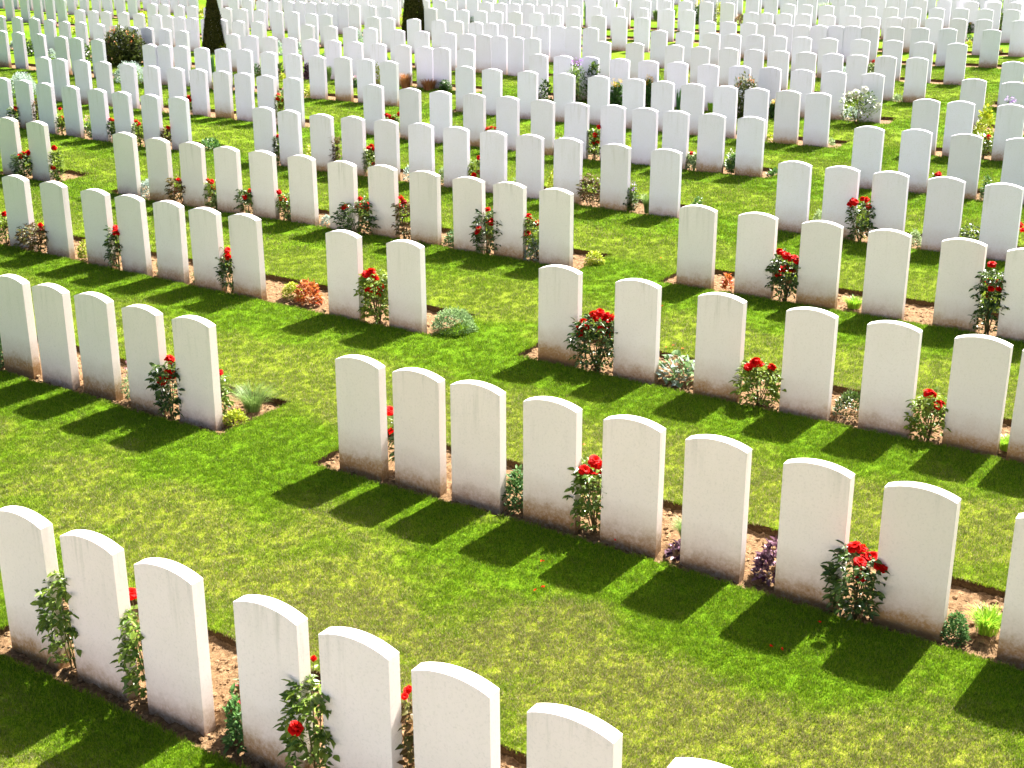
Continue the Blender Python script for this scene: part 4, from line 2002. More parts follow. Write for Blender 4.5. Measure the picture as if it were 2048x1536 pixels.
["tuft","soft",1.668,15.737,0.54,0.329,0.209,[],"between the nineteenth and twentieth headstones, fifth row from front"],
["herb","",2.251,15.512,0.538,0.22,0.146,[],"beyond the twentieth headstone, fifth row from front"],
["pale","",3.551,14.687,0.522,0.262,0.15,[],"between the twenty-first and twenty-second headstones, fifth row from front"],
["rose","glossy",3.925,14.241,0.51,0.533,0.246,[[-0.136,-0.044,0.491,1.0],[-0.112,-0.064,0.478,1.0],[-0.04,-0.073,0.519,1.0],[0.003,-0.06,0.505,1.0],[-0.162,-0.028,0.449,1.0],[0.046,-0.05,0.425,1.0]],"between the twenty-second and twenty-third headstones, fifth row from front"],
["pale","",4.474,14.035,0.508,0.178,0.133,[],"between the twenty-third and twenty-fourth headstones, fifth row from front"],
["rose","dark",4.934,13.64,0.498,0.432,0.14,[[0.534,0.001,0.35,1.0],[0.567,0.027,0.29,1.0]],"between the twenty-fourth and twenty-fifth headstones, fifth row from front"],
["rose","dark",-5.781,23.465,0.736,0.39,0.108,[[0.017,-0.062,0.345,1.0],[0.025,-0.075,0.294,1.0]],"between the seventh and eighth headstones, sixth row from front"],
["lime","",-4.815,22.989,0.728,0.149,0.07,[],"between the ninth and tenth headstones, sixth row from front"],
["rose","yellow",-3.937,22.286,0.712,0.72,0.153,[[-0.031,0.011,0.528,1.0],[0.042,-0.0,0.437,1.0],[-0.019,0.024,0.325,1.0],[-0.029,-0.066,0.47,1.0]],"between the eleventh and twelfth headstones, sixth row from front"],
["rose","green",-1.926,21.002,0.686,0.431,0.21,[[-0.093,0.004,0.383,1.0],[-0.033,-0.046,0.366,1.0],[0.023,-0.058,0.335,1.0],[0.104,-0.034,0.404,1.0]],"between the thirteenth and fourteenth headstones, sixth row from front"],
["rose","yellow",-0.295,20.027,0.668,0.413,0.185,[[-0.083,0.022,0.311,1.0],[-0.021,0.018,0.334,1.0],[0.04,0.021,0.311,1.0]],"between the sixteenth and seventeenth headstones, sixth row from front"],
["rose","green",1.208,19.038,0.648,0.543,0.162,[[0.005,-0.051,0.391,1.0],[-0.02,-0.026,0.278,1.0],[0.051,-0.059,0.298,1.0],[0.061,-0.053,0.507,1.0],[0.027,0.021,0.257,1.0]],"between the nineteenth and twentieth headstones, sixth row from front"],
["rose","pale",2.554,18.234,0.632,0.29,0.141,[[-0.033,-0.067,0.273,1.0]],"between the twenty-second and twenty-third headstones, sixth row from front"],
["whitefl","",3.077,18.02,0.63,0.34,0.168,[],"between the twenty-third and twenty-fourth headstones, sixth row from front"],
["herb","",3.632,17.801,0.627,0.101,0.194,[],"beyond the twenty-fourth headstone, sixth row from front"],
["rose","green",5.524,16.606,0.603,0.282,0.129,[[-0.039,0.03,0.264,1.0],[0.007,0.036,0.27,1.0]],"between the twenty-sixth and twenty-seventh headstones, sixth row from front"],
["herb","",6.015,16.242,0.596,0.321,0.114,[],"between the twenty-seventh and twenty-eighth headstones, sixth row from front"],
["pinkfl","",-4.332,22.746,0.724,0.181,0.281,[],"between the tenth and eleventh headstones, sixth row from front"],
["herb","",-1.327,20.659,0.68,0.22,0.3,[],"between the fourteenth and fifteenth headstones, sixth row from front"],
["lime","",-0.784,20.384,0.676,0.245,0.3,[],"between the fifteenth and sixteenth headstones, sixth row from front"],
["silver","",0.771,19.417,0.657,0.266,0.294,[],"between the eighteenth and nineteenth headstones, sixth row from front"],
["lime","",1.733,18.85,0.646,0.243,0.241,[],"between the twentieth and twenty-first headstones, sixth row from front"],
["tuftbright","",4.972,16.887,0.608,0.126,0.3,[],"between the twenty-fifth and twenty-sixth headstones, sixth row from front"],
["silver","",-6.462,26.937,0.847,0.179,0.3,[],"between the ninth and tenth headstones, seventh row from front"],
["lime","",-5.964,26.696,0.843,0.261,0.222,[],"between the tenth and eleventh headstones, seventh row from front"],
["herb","",-5.456,26.562,0.843,0.261,0.231,[],"between the eleventh and twelfth headstones, seventh row from front"],
["pinkfl","",-4.439,25.766,0.825,0.15,0.3,[],"between the thirteenth and fourteenth headstones, seventh row from front"],
["lime","",-3.881,25.471,0.82,0.227,0.3,[],"between the fourteenth and fifteenth headstones, seventh row from front"],
["herb","",-0.506,23.369,0.779,0.259,0.3,[],"between the nineteenth and twentieth headstones, seventh row from front"],
["herb","",2.318,21.62,0.744,0.245,0.264,[],"between the twenty-fourth and twenty-fifth headstones, seventh row from front"],
["pale","",3.187,20.953,0.729,0.288,0.284,[],"between the twenty-sixth and twenty-seventh headstones, seventh row from front"],
["lime","",4.092,20.4,0.719,0.125,0.228,[],"between the twenty-eighth and twenty-ninth headstones, seventh row from front"],
["rose","green",6.902,18.949,0.694,0.42,0.3,[[0.04,-0.06,0.339,1.0],[0.01,-0.06,0.318,1.0]],"between the thirty-second and thirty-third headstones, seventh row from front"],
["silver","",-12.8,34.248,1.038,0.218,0.3,[],"between the first and second headstones, eighth row from front"],
["tuftbright","",-12.278,33.734,1.025,0.257,0.3,[],"between the second and third headstones, eighth row from front"],
["herb","",-11.709,33.359,1.017,0.286,0.3,[],"between the third and fourth headstones, eighth row from front"],
["pale","",-10.683,32.554,0.999,0.131,0.257,[],"between the fifth and sixth headstones, eighth row from front"],
["lime","",-8.18,30.792,0.961,0.272,0.3,[],"between the tenth and eleventh headstones, eighth row from front"],
["tuftbright","",-5.803,29.271,0.931,0.178,0.282,[],"between the thirteenth and fourteenth headstones, eighth row from front"],
["silver","",-2.919,27.465,0.895,0.202,0.3,[],"between the nineteenth and twentieth headstones, eighth row from front"],
["lime","",2.307,24.286,0.834,0.296,0.3,[],"between the twenty-eighth and twenty-ninth headstones, eighth row from front"],
["lime","",4.309,23.151,0.813,0.299,0.259,[],"between the thirty-second and thirty-third headstones, eighth row from front"],
["silver","",5.777,22.229,0.795,0.218,0.3,[],"between the thirty-fifth and thirty-sixth headstones, eighth row from front"],
["rose","green",-8.853,34.161,1.069,0.42,0.271,[[-0.074,-0.06,0.311,1.0],[0.025,-0.06,0.351,1.0]],"between the sixth and seventh headstones, ninth row from front"],
["pale","",-6.283,32.422,1.033,0.272,0.3,[],"between the twelfth and thirteenth headstones, ninth row from front"],
["herb","",-4.403,31.216,1.009,0.16,0.3,[],"between the fourteenth and fifteenth headstones, ninth row from front"],
["herb","",-2.864,30.161,0.987,0.143,0.3,[],"between the seventeenth and eighteenth headstones, ninth row from front"],
["lime","",-1.679,29.371,0.971,0.271,0.3,[],"between the nineteenth and twentieth headstones, ninth row from front"],
["herb","",-1.067,29.194,0.97,0.126,0.241,[],"between the twentieth and twenty-first headstones, ninth row from front"],
["herb","",2.882,26.694,0.92,0.221,0.3,[],"between the twenty-seventh and twenty-eighth headstones, ninth row from front"],
["lime","",3.51,26.33,0.913,0.275,0.3,[],"between the twenty-eighth and twenty-ninth headstones, ninth row from front"],
["herb","",4.471,25.731,0.902,0.177,0.242,[],"between the thirtieth and thirty-first headstones, ninth row from front"],
["pinkfl","",4.898,25.448,0.896,0.184,0.221,[],"between the thirty-first and thirty-second headstones, ninth row from front"],
["tuftbright","",6.659,24.487,0.879,0.278,0.237,[],"between the thirty-fifth and thirty-sixth headstones, ninth row from front"],
["pale","",7.138,24.229,0.874,0.136,0.293,[],"between the thirty-sixth and thirty-seventh headstones, ninth row from front"],
["silver","",-14.7,41.157,1.254,0.196,0.3,[],"between the second and third headstones, tenth row from front"],
["pale","",-9.91,37.644,1.177,0.262,0.3,[],"between the sixth and seventh headstones, tenth row from front"],
["lime","",-9.446,37.288,1.169,0.292,0.3,[],"between the seventh and eighth headstones, tenth row from front"],
["herb","",-7.36,36.067,1.146,0.131,0.3,[],"between the eleventh and twelfth headstones, tenth row from front"],
["lime","",-5.287,34.581,1.114,0.169,0.3,[],"between the fifteenth and sixteenth headstones, tenth row from front"],
["herb","",-1.057,31.726,1.055,0.192,0.3,[],"between the twenty-second and twenty-third headstones, tenth row from front"],
["pinkfl","",5.891,27.956,0.989,0.165,0.244,[],"between the thirty-sixth and thirty-seventh headstones, tenth row from front"],
["silver","",6.884,27.383,0.978,0.246,0.3,[],"between the thirty-eighth and thirty-ninth headstones, tenth row from front"],
["rose","green",7.42,27.016,0.971,0.42,0.3,[[-0.059,-0.06,0.418,1.0],[0.009,-0.06,0.328,1.0]],"between the thirty-ninth and fortieth headstones, tenth row from front"],
["bushred","",-8.923,30.546,0.947,0.871,0.948,[],"in front of the ninth headstone, eighth row from front"],
["silver","",-8.042,27.778,0.861,0.411,0.654,[],"left of the seventh headstone, seventh row from front"],
["silver","",-9.667,25.98,0.786,0.435,0.574,[],"behind the first headstone, sixth row from front"],
["darkshrub","",-11.815,32.462,0.986,0.427,0.196,[],"in front of the fourth headstone, eighth row from front"],
["silver","",-11.08,31.914,0.974,0.234,0.241,[],"in front of the fifth headstone, eighth row from front"],
["darkshrub","",-9.941,31.074,0.956,0.41,0.188,[],"in front of the eighth headstone, eighth row from front"],
["iris","",-6.532,28.849,0.91,0.51,0.098,[],"in front of the thirteenth headstone, eighth row from front"],
["yellowdome","",-7.136,32.724,1.036,0.263,0.346,[],"right of the eleventh headstone, ninth row from front"],
["herb","",-5.537,28.622,0.912,0.254,0.195,[],"in front of the fifteenth headstone, eighth row from front"],
["darkshrub","",-4.904,27.956,0.895,0.393,0.149,[],"in front of the sixteenth headstone, eighth row from front"],
["lime","",-4.798,27.572,0.883,0.205,0.147,[],"in front of the seventeenth headstone, eighth row from front"],
["tuftsoft","",-3.816,27.435,0.887,0.487,0.188,[],"in front of the eighteenth headstone, eighth row from front"],
["purpleplant","",-4.313,27.766,0.893,0.452,0.127,[],"in front of the seventeenth headstone, eighth row from front"],
["pinkfl","",-3.169,26.605,0.864,0.257,0.111,[],"in front of the twentieth headstone, eighth row from front"],
["lime","",-2.734,26.931,0.879,0.419,0.123,[],"in front of the twentieth headstone, eighth row from front"],
["redgrass","",-2.12,26.264,0.862,0.487,0.3,[],"in front of the twenty-second headstone, eighth row from front"],
["redgrass","",-1.654,26.168,0.863,0.331,0.379,[],"in front of the twenty-third headstone, eighth row from front"],
["whitefl","",-1.321,26.08,0.863,0.253,0.238,[],"in front of the twenty-third headstone, eighth row from front"],
["tuftbright","",0.3,28.238,0.95,0.313,0.214,[],"behind the twenty-fourth headstone, ninth row from front"],
["darkshrub","",0.623,24.743,0.835,0.388,0.227,[],"in front of the twenty-sixth headstone, eighth row from front"],
["purpletall","",1.196,24.467,0.83,0.782,0.374,[],"in front of the twenty-seventh headstone, eighth row from front"],
["darkshrub","",1.513,24.449,0.833,0.782,0.261,[],"in front of the twenty-seventh headstone, eighth row from front"],
["yellowfl","",1.896,23.841,0.815,0.517,0.237,[],"in front of the twenty-eighth headstone, eighth row from front"],
["yellowfl","",2.485,23.808,0.82,0.587,0.164,[],"in front of the twenty-ninth headstone, eighth row from front"],
["iris","",2.978,23.442,0.812,0.439,0.081,[],"in front of the thirtieth headstone, eighth row from front"],
["iris","",3.628,23.974,0.835,0.466,0.183,[],"behind the thirty-first headstone, eighth row from front"],
["tuftbright","",3.525,23.192,0.808,0.262,0.142,[],"in front of the thirty-first headstone, eighth row from front"],
["fuchsia","",3.991,22.53,0.79,0.743,0.449,[],"in front of the thirty-second headstone, eighth row from front"],
["yellowfl","",4.521,22.501,0.793,0.322,0.138,[],"in front of the thirty-third headstone, eighth row from front"],
["whiterose","",5.761,21.736,0.778,0.671,0.551,[],"in front of the thirty-sixth headstone, eighth row from front"],
["pale","",4.907,19.988,0.712,0.123,0.139,[],"behind the thirtieth headstone, seventh row from front"],
["yellowdome","",7.221,19.878,0.729,0.59,0.261,[],"behind the thirty-second headstone, seventh row from front"],
["purpletall","",7.574,19.944,0.734,0.696,0.185,[],"in front of the thirty-eighth headstone, eighth row from front"],
["yellowdome","",-14.538,38.589,1.169,0.168,0.145,[],"in front of the fifth headstone, tenth row from front"],
["yellowdome","",-13.501,41.165,1.264,0.208,0.154,[],"behind the fourth headstone, tenth row from front"],
["yellowdome","",-12.335,37.583,1.154,0.191,0.113,[],"behind the first headstone, ninth row from front"],
["yellowdome","",-11.89,43.341,1.352,0.14,0.292,[],"behind the tenth headstone, eleventh row from front"],
["yellowdome","",-10.791,39.545,1.234,0.314,0.119,[],"behind the sixth headstone, tenth row from front"],
["yellowdome","",-9.826,42.451,1.34,0.305,0.19,[],"in front of the seventh headstone, twelfth row from front"],
["silver","",-5.641,32.206,1.031,0.353,0.195,[],"behind the thirteenth headstone, ninth row from front"],
["silver","",-5.149,32.17,1.034,0.33,0.17,[],"behind the fourteenth headstone, ninth row from front"],
["silver","",-3.992,34.662,1.129,0.328,0.235,[],"behind the seventeenth headstone, tenth row from front"],
["lime","",-3.255,39.306,1.291,0.312,0.133,[],"behind the seventeenth headstone, twelfth row from front"],
["yellowdome","",-1.581,44.108,1.468,0.19,0.263,[],"behind the first headstone, fourteenth row from front"],
["silver","",-1.184,40.019,1.334,0.188,0.18,[],"in front of the ninth headstone, thirteenth row from front"],
["yellowdome","",0.433,46.435,1.564,0.232,0.138,[],"behind the second headstone, fourteenth row from front"],
["iris","",2.138,38.815,1.322,0.781,0.116,[],"behind the sixteenth headstone, thirteenth row from front"],
["tuftsoft","",4.309,40.124,1.385,0.461,0.27,[],"in front of the sixth headstone, fourteenth row from front"],
["tuftbright","",5.047,41.676,1.444,0.389,0.218,[],"behind the fifth headstone, fourteenth row from front"],
["yellowfl","",5.476,39.099,1.361,0.674,0.322,[],"in front of the sixth headstone, fourteenth row from front"],
["yellowdome","",6.04,39.347,1.374,0.566,0.206,[],"in front of the sixth headstone, fourteenth row from front"],
["brownhedge","",6.582,38.702,1.357,0.307,0.29,[],"behind the twenty-third headstone, thirteenth row from front"],
["redfl","",7.701,43.157,1.517,0.371,0.161,[],"behind the sixth headstone, fourteenth row from front"],
["yellowdome","",7.675,42.098,1.481,0.212,0.283,[],"behind the sixth headstone, fourteenth row from front"],
["tuftbig","",9.122,38.469,1.372,0.883,0.836,[],"behind the seventh headstone, fourteenth row from front"],
["darkshrub","",9.267,38.167,1.363,0.413,0.172,[],"behind the seventh headstone, fourteenth row from front"],
["orangefl","",12.913,43.538,1.576,0.312,0.179,[],"behind the seventh headstone, fourteenth row from front"],
["herb","",11.633,37.668,1.367,0.462,0.198,[],"behind the eleventh headstone, fourteenth row from front"],
["lime","",12.08,37.074,1.35,0.188,0.222,[],"behind the twelfth headstone, fourteenth row from front"],
["yellowfl","",12.373,35.988,1.316,0.287,0.243,[],"in front of the thirteenth headstone, fourteenth row from front"],
["herb","",11.716,34.087,1.247,0.149,0.179,[],"behind the thirty-third headstone, thirteenth row from front"],
["yellowdome","",11.216,32.574,1.191,0.166,0.172,[],"in front of the thirty-fourth headstone, thirteenth row from front"],
["darkshrub","",13.467,36.951,1.358,0.586,0.305,[],"behind the fourteenth headstone, fourteenth row from front"],
["redfl","",15.482,42.007,1.546,0.361,0.204,[],"behind the fourteenth headstone, fourteenth row from front"],
["silver","",15.042,39.417,1.455,0.312,0.177,[],"behind the fifteenth headstone, fourteenth row from front"],
["orangefl","",11.556,31.42,1.155,0.092,0.166,[],"behind the forty-third headstone, twelfth row from front"],
["orangefl","",7.914,31.202,1.116,0.092,0.141,[],"in front of the thirty-seventh headstone, twelfth row from front"],
["brownhedge","",-8.88,47.656,1.524,0.238,0.533,[],"behind the fifth headstone, twelfth row from front"],
["yellowdome","",-7.246,47.904,1.546,0.137,0.143,[],"behind the first headstone, thirteenth row from front"]]
TREES = [[-7.347,32.843,1.038,1.669,0.619],[-2.62,35.744,1.177,2.453,0.672],[1.425,44.933,1.522,1.764,0.436]]
PETALS = [[1.327,10.629,0.41],[1.406,10.679,0.413],[1.475,10.6,0.411],[1.403,5.899,0.252],[1.662,6.15,0.262],[0.136,6.519,0.262],[0.18,6.862,0.273],[0.622,7.112,0.286],[0.518,8.553,0.333],[1.605,13.517,0.51],[1.421,11.815,0.451],[1.35,5.923,0.252],[0.182,6.552,0.263]]
PLANE = (0.0087530,0.0336915,-0.0043347)
# ---------------------------------------------------------------- helpers
def gz(x, y):
    return PLANE[0] * x + PLANE[1] * y + PLANE[2]

LAWN = 0.022

def tag(o, label=None, cat=None, group=None, kind=None):
    if label: o['label'] = label
    if cat: o['category'] = cat
    if group: o['group'] = group
    if kind: o['kind'] = kind
    return o

class MB:
    def __init__(s):
        s.v = []; s.f = []; s.m = []
    def add(s, vs, fs, m=0):
        n = len(s.v)
        s.v.extend(vs)
        for f in fs:
            s.f.append(tuple(i + n for i in f)); s.m.append(m)
    def mesh(s, name, mats, smooth=False):
        me = bpy.data.meshes.new(name)
        me.from_pydata([tuple(v) for v in s.v], [], s.f)
        for m in mats: me.materials.append(m)
        if len(mats) > 1: me.polygons.foreach_set('material_index', s.m)
        if smooth: me.polygons.foreach_set('use_smooth', [True] * len(s.f))
        me.update()
        return me

def link(name, me, loc=(0, 0, 0), rz=0, parent=None, sc=1.0):
    o = bpy.data.objects.new(name, me)
    COL.objects.link(o)
    o.location = loc
    o.rotation_euler = (0, 0, rz)
    if not isinstance(sc, tuple): sc = (sc, sc, sc)
    o.scale = sc
    if parent: o.parent = parent
    return o

def empty(name, loc, rz=0):
    o = bpy.data.objects.new(name, None)
    COL.objects.link(o)
    o.location = loc
    o.rotation_euler = (0, 0, rz)
    o.empty_display_size = 0.1
    return o

# ---------------------------------------------------------------- materials
def newmat(name):
    m = bpy.data.materials.new(name)
    m.use_nodes = True
    n = m.node_tree
    return m, n, n.nodes['Principled BSDF']

def N_(n, t, **kw):
    x = n.nodes.new(t)
    for k, v in kw.items(): setattr(x, k, v)
    return x

def ramp(n, fac, stops):
    r = n.nodes.new('ShaderNodeValToRGB')
    e = r.color_ramp.elements
    while len(e) < len(stops): e.new(0.5)
    for i, (p, c) in enumerate(stops):
        e[i].position = p
        e[i].color = (c[0], c[1], c[2], 1) if not isinstance(c, (int, float)) else (c, c, c, 1)
    n.links.new(fac, r.inputs[0])
    return r.outputs[0]

def mixc(n, fac, a, b, mode='MIX'):
    x = n.nodes.new('ShaderNodeMix')
    x.data_type = 'RGBA'; x.blend_type = mode
    for sock, val in ((x.inputs[0], fac), (x.inputs[6], a), (x.inputs[7], b)):
        if hasattr(val, 'is_output'): n.links.new(val, sock)
        elif isinstance(val, (int, float)): sock.default_value = val
        else: sock.default_value = (val[0], val[1], val[2], 1)
    return x.outputs[2]

def math_(n, op, a, b=0.0, c=None, clamp=False):
    x = n.nodes.new('ShaderNodeMath'); x.operation = op; x.use_clamp = clamp
    vals = (a, b) if c is None else (a, b, c)
    for i, val in enumerate(vals):
        if hasattr(val, 'is_output'): n.links.new(val, x.inputs[i])
        else: x.inputs[i].default_value = val
    return x.outputs[0]

def noise_(n, vec, scale, detail=3.0, rough=0.55, dist=0.0):
    x = n.nodes.new('ShaderNodeTexNoise')
    x.inputs['Scale'].default_value = scale
    x.inputs['Detail'].default_value = detail
    x.inputs['Roughness'].default_value = rough
    x.inputs['Distortion'].default_value = dist
    if vec is not None: n.links.new(vec, x.inputs['Vector'])
    return x.outputs[0]

def stone_material(name, c1, c2):
    m, n, b = newmat(name)
    uv = N_(n, 'ShaderNodeUVMap')
    uv.uv_map = 'local'
    sep = N_(n, 'ShaderNodeSeparateXYZ')
    n.links.new(uv.outputs[0], sep.inputs[0])
    x, z = sep.outputs[0], sep.outputs[1]
    oi = N_(n, 'ShaderNodeObjectInfo')
    geo = N_(n, 'ShaderNodeNewGeometry')
    off = math_(n, 'MULTIPLY', oi.outputs['Random'], 57.0)
    comb = N_(n, 'ShaderNodeCombineXYZ')
    n.links.new(off, comb.inputs[0]); n.links.new(off, comb.inputs[2])
    va = N_(n, 'ShaderNodeVectorMath', operation='ADD')
    n.links.new(geo.outputs['Position'], va.inputs[0]); n.links.new(comb.outputs[0], va.inputs[1])
    P = va.outputs[0]
    # broad clouding + fine grain
    big = noise_(n, P, 3.0, 4, 0.6)
    fine = noise_(n, P, 70.0, 3, 0.7)
    tone = mixc(n, oi.outputs['Random'], c1, c2)
    r2 = math_(n, 'FRACT', math_(n, 'MULTIPLY', oi.outputs['Random'], 13.7))
    tone = mixc(n, ramp(n, r2, [(0.62, 0.0), (1.0, 0.38)]), tone, (0.58, 0.56, 0.50))
    dk = math_(n, 'MULTIPLY', big, 0.30)
    col = mixc(n, math_(n, 'SUBTRACT', dk, 0.06, clamp=True), tone, (0.60, 0.55, 0.45))
    col = mixc(n, math_(n, 'MULTIPLY', math_(n, 'SUBTRACT', fine, 0.52, clamp=True), 1.1), col, (0.42, 0.38, 0.31))
    # vertical algae streaks under the top edge
    st = N_(n, 'ShaderNodeVectorMath', operation='MULTIPLY')
    n.links.new(P, st.inputs[0]); st.inputs[1].default_value = (22, 22, 1.6)
    streak = noise_(n, st.outputs[0], 1.0, 3, 0.6)
    top = ramp(n, z, [(0.42, 0.0), (0.80, 1.0)])
    vary = ramp(n, noise_(n, P, 1.7, 1), [(0.40, 0.0), (0.62, 1.0)])
    s1 = ramp(n, streak, [(0.52, 0.0), (0.74, 1.0)])
    sf = math_(n, 'MULTIPLY', math_(n, 'MULTIPLY', s1, top), math_(n, 'MULTIPLY', vary, 0.42))
    col = mixc(n, sf, col, (0.30, 0.30, 0.20))
    # specks
    sp = ramp(n, noise_(n, P, 130.0, 1), [(0.74, 0.0), (0.78, 1.0)])
    col = mixc(n, math_(n, 'MULTIPLY', sp, 0.22), col, (0.22, 0.20, 0.16))
    # soil splash rising from the ground
    edge = math_(n, 'ADD', z, math_(n, 'MULTIPLY', math_(n, 'SUBTRACT', noise_(n, P, 9.0, 4, 0.6), 0.5), 0.13))
    edge = math_(n, 'ADD', edge, math_(n, 'MULTIPLY', math_(n, 'SUBTRACT', oi.outputs['Random'], 0.5), 0.05))
    sp1 = ramp(n, edge, [(0.0, 1.0), (0.07, 0.80), (0.15, 0.30), (0.30, 0.0)])
    grit = ramp(n, noise_(n, P, 45.0, 4, 0.75), [(0.35, 0.62), (0.65, 1.0)])
    col = mixc(n, math_(n, 'MULTIPLY', math_(n, 'MULTIPLY', sp1, grit), math_(n, 'MULTIPLY_ADD', r2, 1.0, 0.42), clamp=True), col, (0.36, 0.225, 0.09))
    sp2 = ramp(n, edge, [(0.0, 1.0), (0.05, 0.45), (0.11, 0.0)])
    col = mixc(n, math_(n, 'MULTIPLY', math_(n, 'MULTIPLY', sp2, grit), 0.8), col, (0.19, 0.095, 0.035))
    n.links.new(col, b.inputs['Base Color'])
    b.inputs['Roughness'].default_value = 0.85
    b.inputs['Specular IOR Level'].default_value = 0.25
    bp = N_(n, 'ShaderNodeBump')
    bp.inputs['Strength'].default_value = 0.25
    bp.inputs['Distance'].default_value = 0.002
    n.links.new(noise_(n, P, 160.0, 4, 0.7), bp.inputs['Height'])
    n.links.new(bp.outputs[0], b.inputs['Normal'])
    return m

M = {}
M['stone_a'] = stone_material('warm_lit_stone', (0.92, 0.82, 0.76), (0.90, 0.78, 0.71))  # warm bounced light of the nearest rows put into the colour
M['stone_b'] = stone_material('faint_warm_lit_stone', (0.83, 0.775, 0.75), (0.78, 0.725, 0.69))  # milder step of the same painted warmth
M['stone_c'] = stone_material('cool_hazed_stone', (0.79, 0.76, 0.87), (0.72, 0.69, 0.785))  # cool distance haze of the back rows put into the colour

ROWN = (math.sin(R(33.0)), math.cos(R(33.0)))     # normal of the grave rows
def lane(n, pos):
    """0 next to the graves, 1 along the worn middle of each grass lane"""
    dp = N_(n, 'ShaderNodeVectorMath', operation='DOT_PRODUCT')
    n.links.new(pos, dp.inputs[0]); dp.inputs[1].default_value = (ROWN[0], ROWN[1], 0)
    ph = math_(n, 'MULTIPLY', math_(n, 'SUBTRACT', dp.outputs['Value'], 3.55), 2 * math.pi / 2.57)  # zero centred to cover the strip where stone shadows fall
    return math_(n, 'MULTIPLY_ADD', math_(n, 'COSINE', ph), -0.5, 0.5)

def grass_colour(n, blades):
    geo = N_(n, 'ShaderNodeNewGeometry')
    P = geo.outputs['Position']
    l = lane(n, P)
    a = noise_(n, P, 1.3, 3, 0.55)
    a2 = noise_(n, P, 9.0, 5, 0.75)
    f = math_(n, 'ADD', math_(n, 'MULTIPLY', a, 1.0), math_(n, 'MULTIPLY', a2, 0.35))
    f = math_(n, 'ADD', f, math_(n, 'MULTIPLY', l, 0.42))
    straw = ramp(n, f, [(0.80, 0.0), (1.30, 1.0)])
    # drier in the front lanes, greener farther back
    sy = N_(n, 'ShaderNodeSeparateXYZ'); n.links.new(P, sy.inputs[0])
    dry = ramp(n, math_(n, 'DIVIDE', sy.outputs[1], 30.0), [(0.20, 0.80), (0.45, 0.40), (0.9, 0.22)])
    lush_shade = ramp(n, math_(n, 'ADD', l, math_(n, 'MULTIPLY', math_(n, 'SUBTRACT', a, 0.5), 1.6)), [(0.05, 0.0), (1.0, 1.0)])  # greener turf by the graves, partly painted to deepen the stones' cast shadows
    if blades:
        isl = geo.outputs['Random Per Island']
        k = math_(n, 'MULTIPLY', straw, dry)
        pick = math_(n, 'GREATER_THAN', math_(n, 'ADD', math_(n, 'MULTIPLY', k, 0.9), 0.07), isl)
        iv = math_(n, 'FRACT', math_(n, 'MULTIPLY', isl, 7.31))
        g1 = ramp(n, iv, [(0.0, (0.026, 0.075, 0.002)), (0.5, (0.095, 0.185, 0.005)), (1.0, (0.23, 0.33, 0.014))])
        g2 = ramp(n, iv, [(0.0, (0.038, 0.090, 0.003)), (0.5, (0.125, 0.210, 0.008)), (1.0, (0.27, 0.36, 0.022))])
        g = mixc(n, lush_shade, g1, g2)
        s = ramp(n, iv, [(0.0, (0.10, 0.13, 0.018)), (0.5, (0.20, 0.19, 0.065)), (1.0, (0.37, 0.32, 0.19))])
        return mixc(n, pick, g, s)
    fine = noise_(n, P, 60.0, 3, 0.8)
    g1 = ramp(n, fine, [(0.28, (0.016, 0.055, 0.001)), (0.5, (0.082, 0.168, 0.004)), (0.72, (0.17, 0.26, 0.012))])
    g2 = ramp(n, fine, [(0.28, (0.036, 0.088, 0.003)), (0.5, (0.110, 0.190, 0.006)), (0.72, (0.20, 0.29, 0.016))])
    g = mixc(n, lush_shade, g1, g2)
    s = ramp(n, noise_(n, P, 45.0, 3, 0.8), [(0.30, (0.09, 0.12, 0.004)), (0.5, (0.19, 0.19, 0.02)), (0.70, (0.38, 0.30, 0.08))])
    return mixc(n, 0.10, mixc(n, math_(n, 'MULTIPLY', math_(n, 'MULTIPLY', straw, dry), 0.75), g, s), (0.01, 0.02, 0.002))

def grass_material(name, blades):
    m, n, b = newmat(name)
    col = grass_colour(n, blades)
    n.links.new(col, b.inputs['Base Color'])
    b.inputs['Roughness'].default_value = 0.6 if blades else 0.9
    b.inputs['Specular IOR Level'].default_value = 0.12 if blades else 0.02
    if blades:
        tr = N_(n, 'ShaderNodeBsdfTranslucent')
        n.links.new(col, tr.inputs[0])
        mx = N_(n, 'ShaderNodeMixShader')
        mx.inputs[0].default_value = 0.25
        n.links.new(b.outputs[0], mx.inputs[1]); n.links.new(tr.outputs[0], mx.inputs[2])
        n.links.new(mx.outputs[0], n.nodes['Material Output'].inputs[0])
    else:
        geo = N_(n, 'ShaderNodeNewGeometry')
        bp = N_(n, 'ShaderNodeBump')
        bp.inputs['Strength'].default_value = 0.9
        bp.inputs['Distance'].default_value = 0.03
        n.links.new(noise_(n, geo.outputs['Position'], 55.0, 4, 0.8), bp.inputs['Height'])
        n.links.new(bp.outputs[0], b.inputs['Normal'])
    return m
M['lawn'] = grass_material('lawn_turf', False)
M['blade'] = grass_material('grass_blade', True)

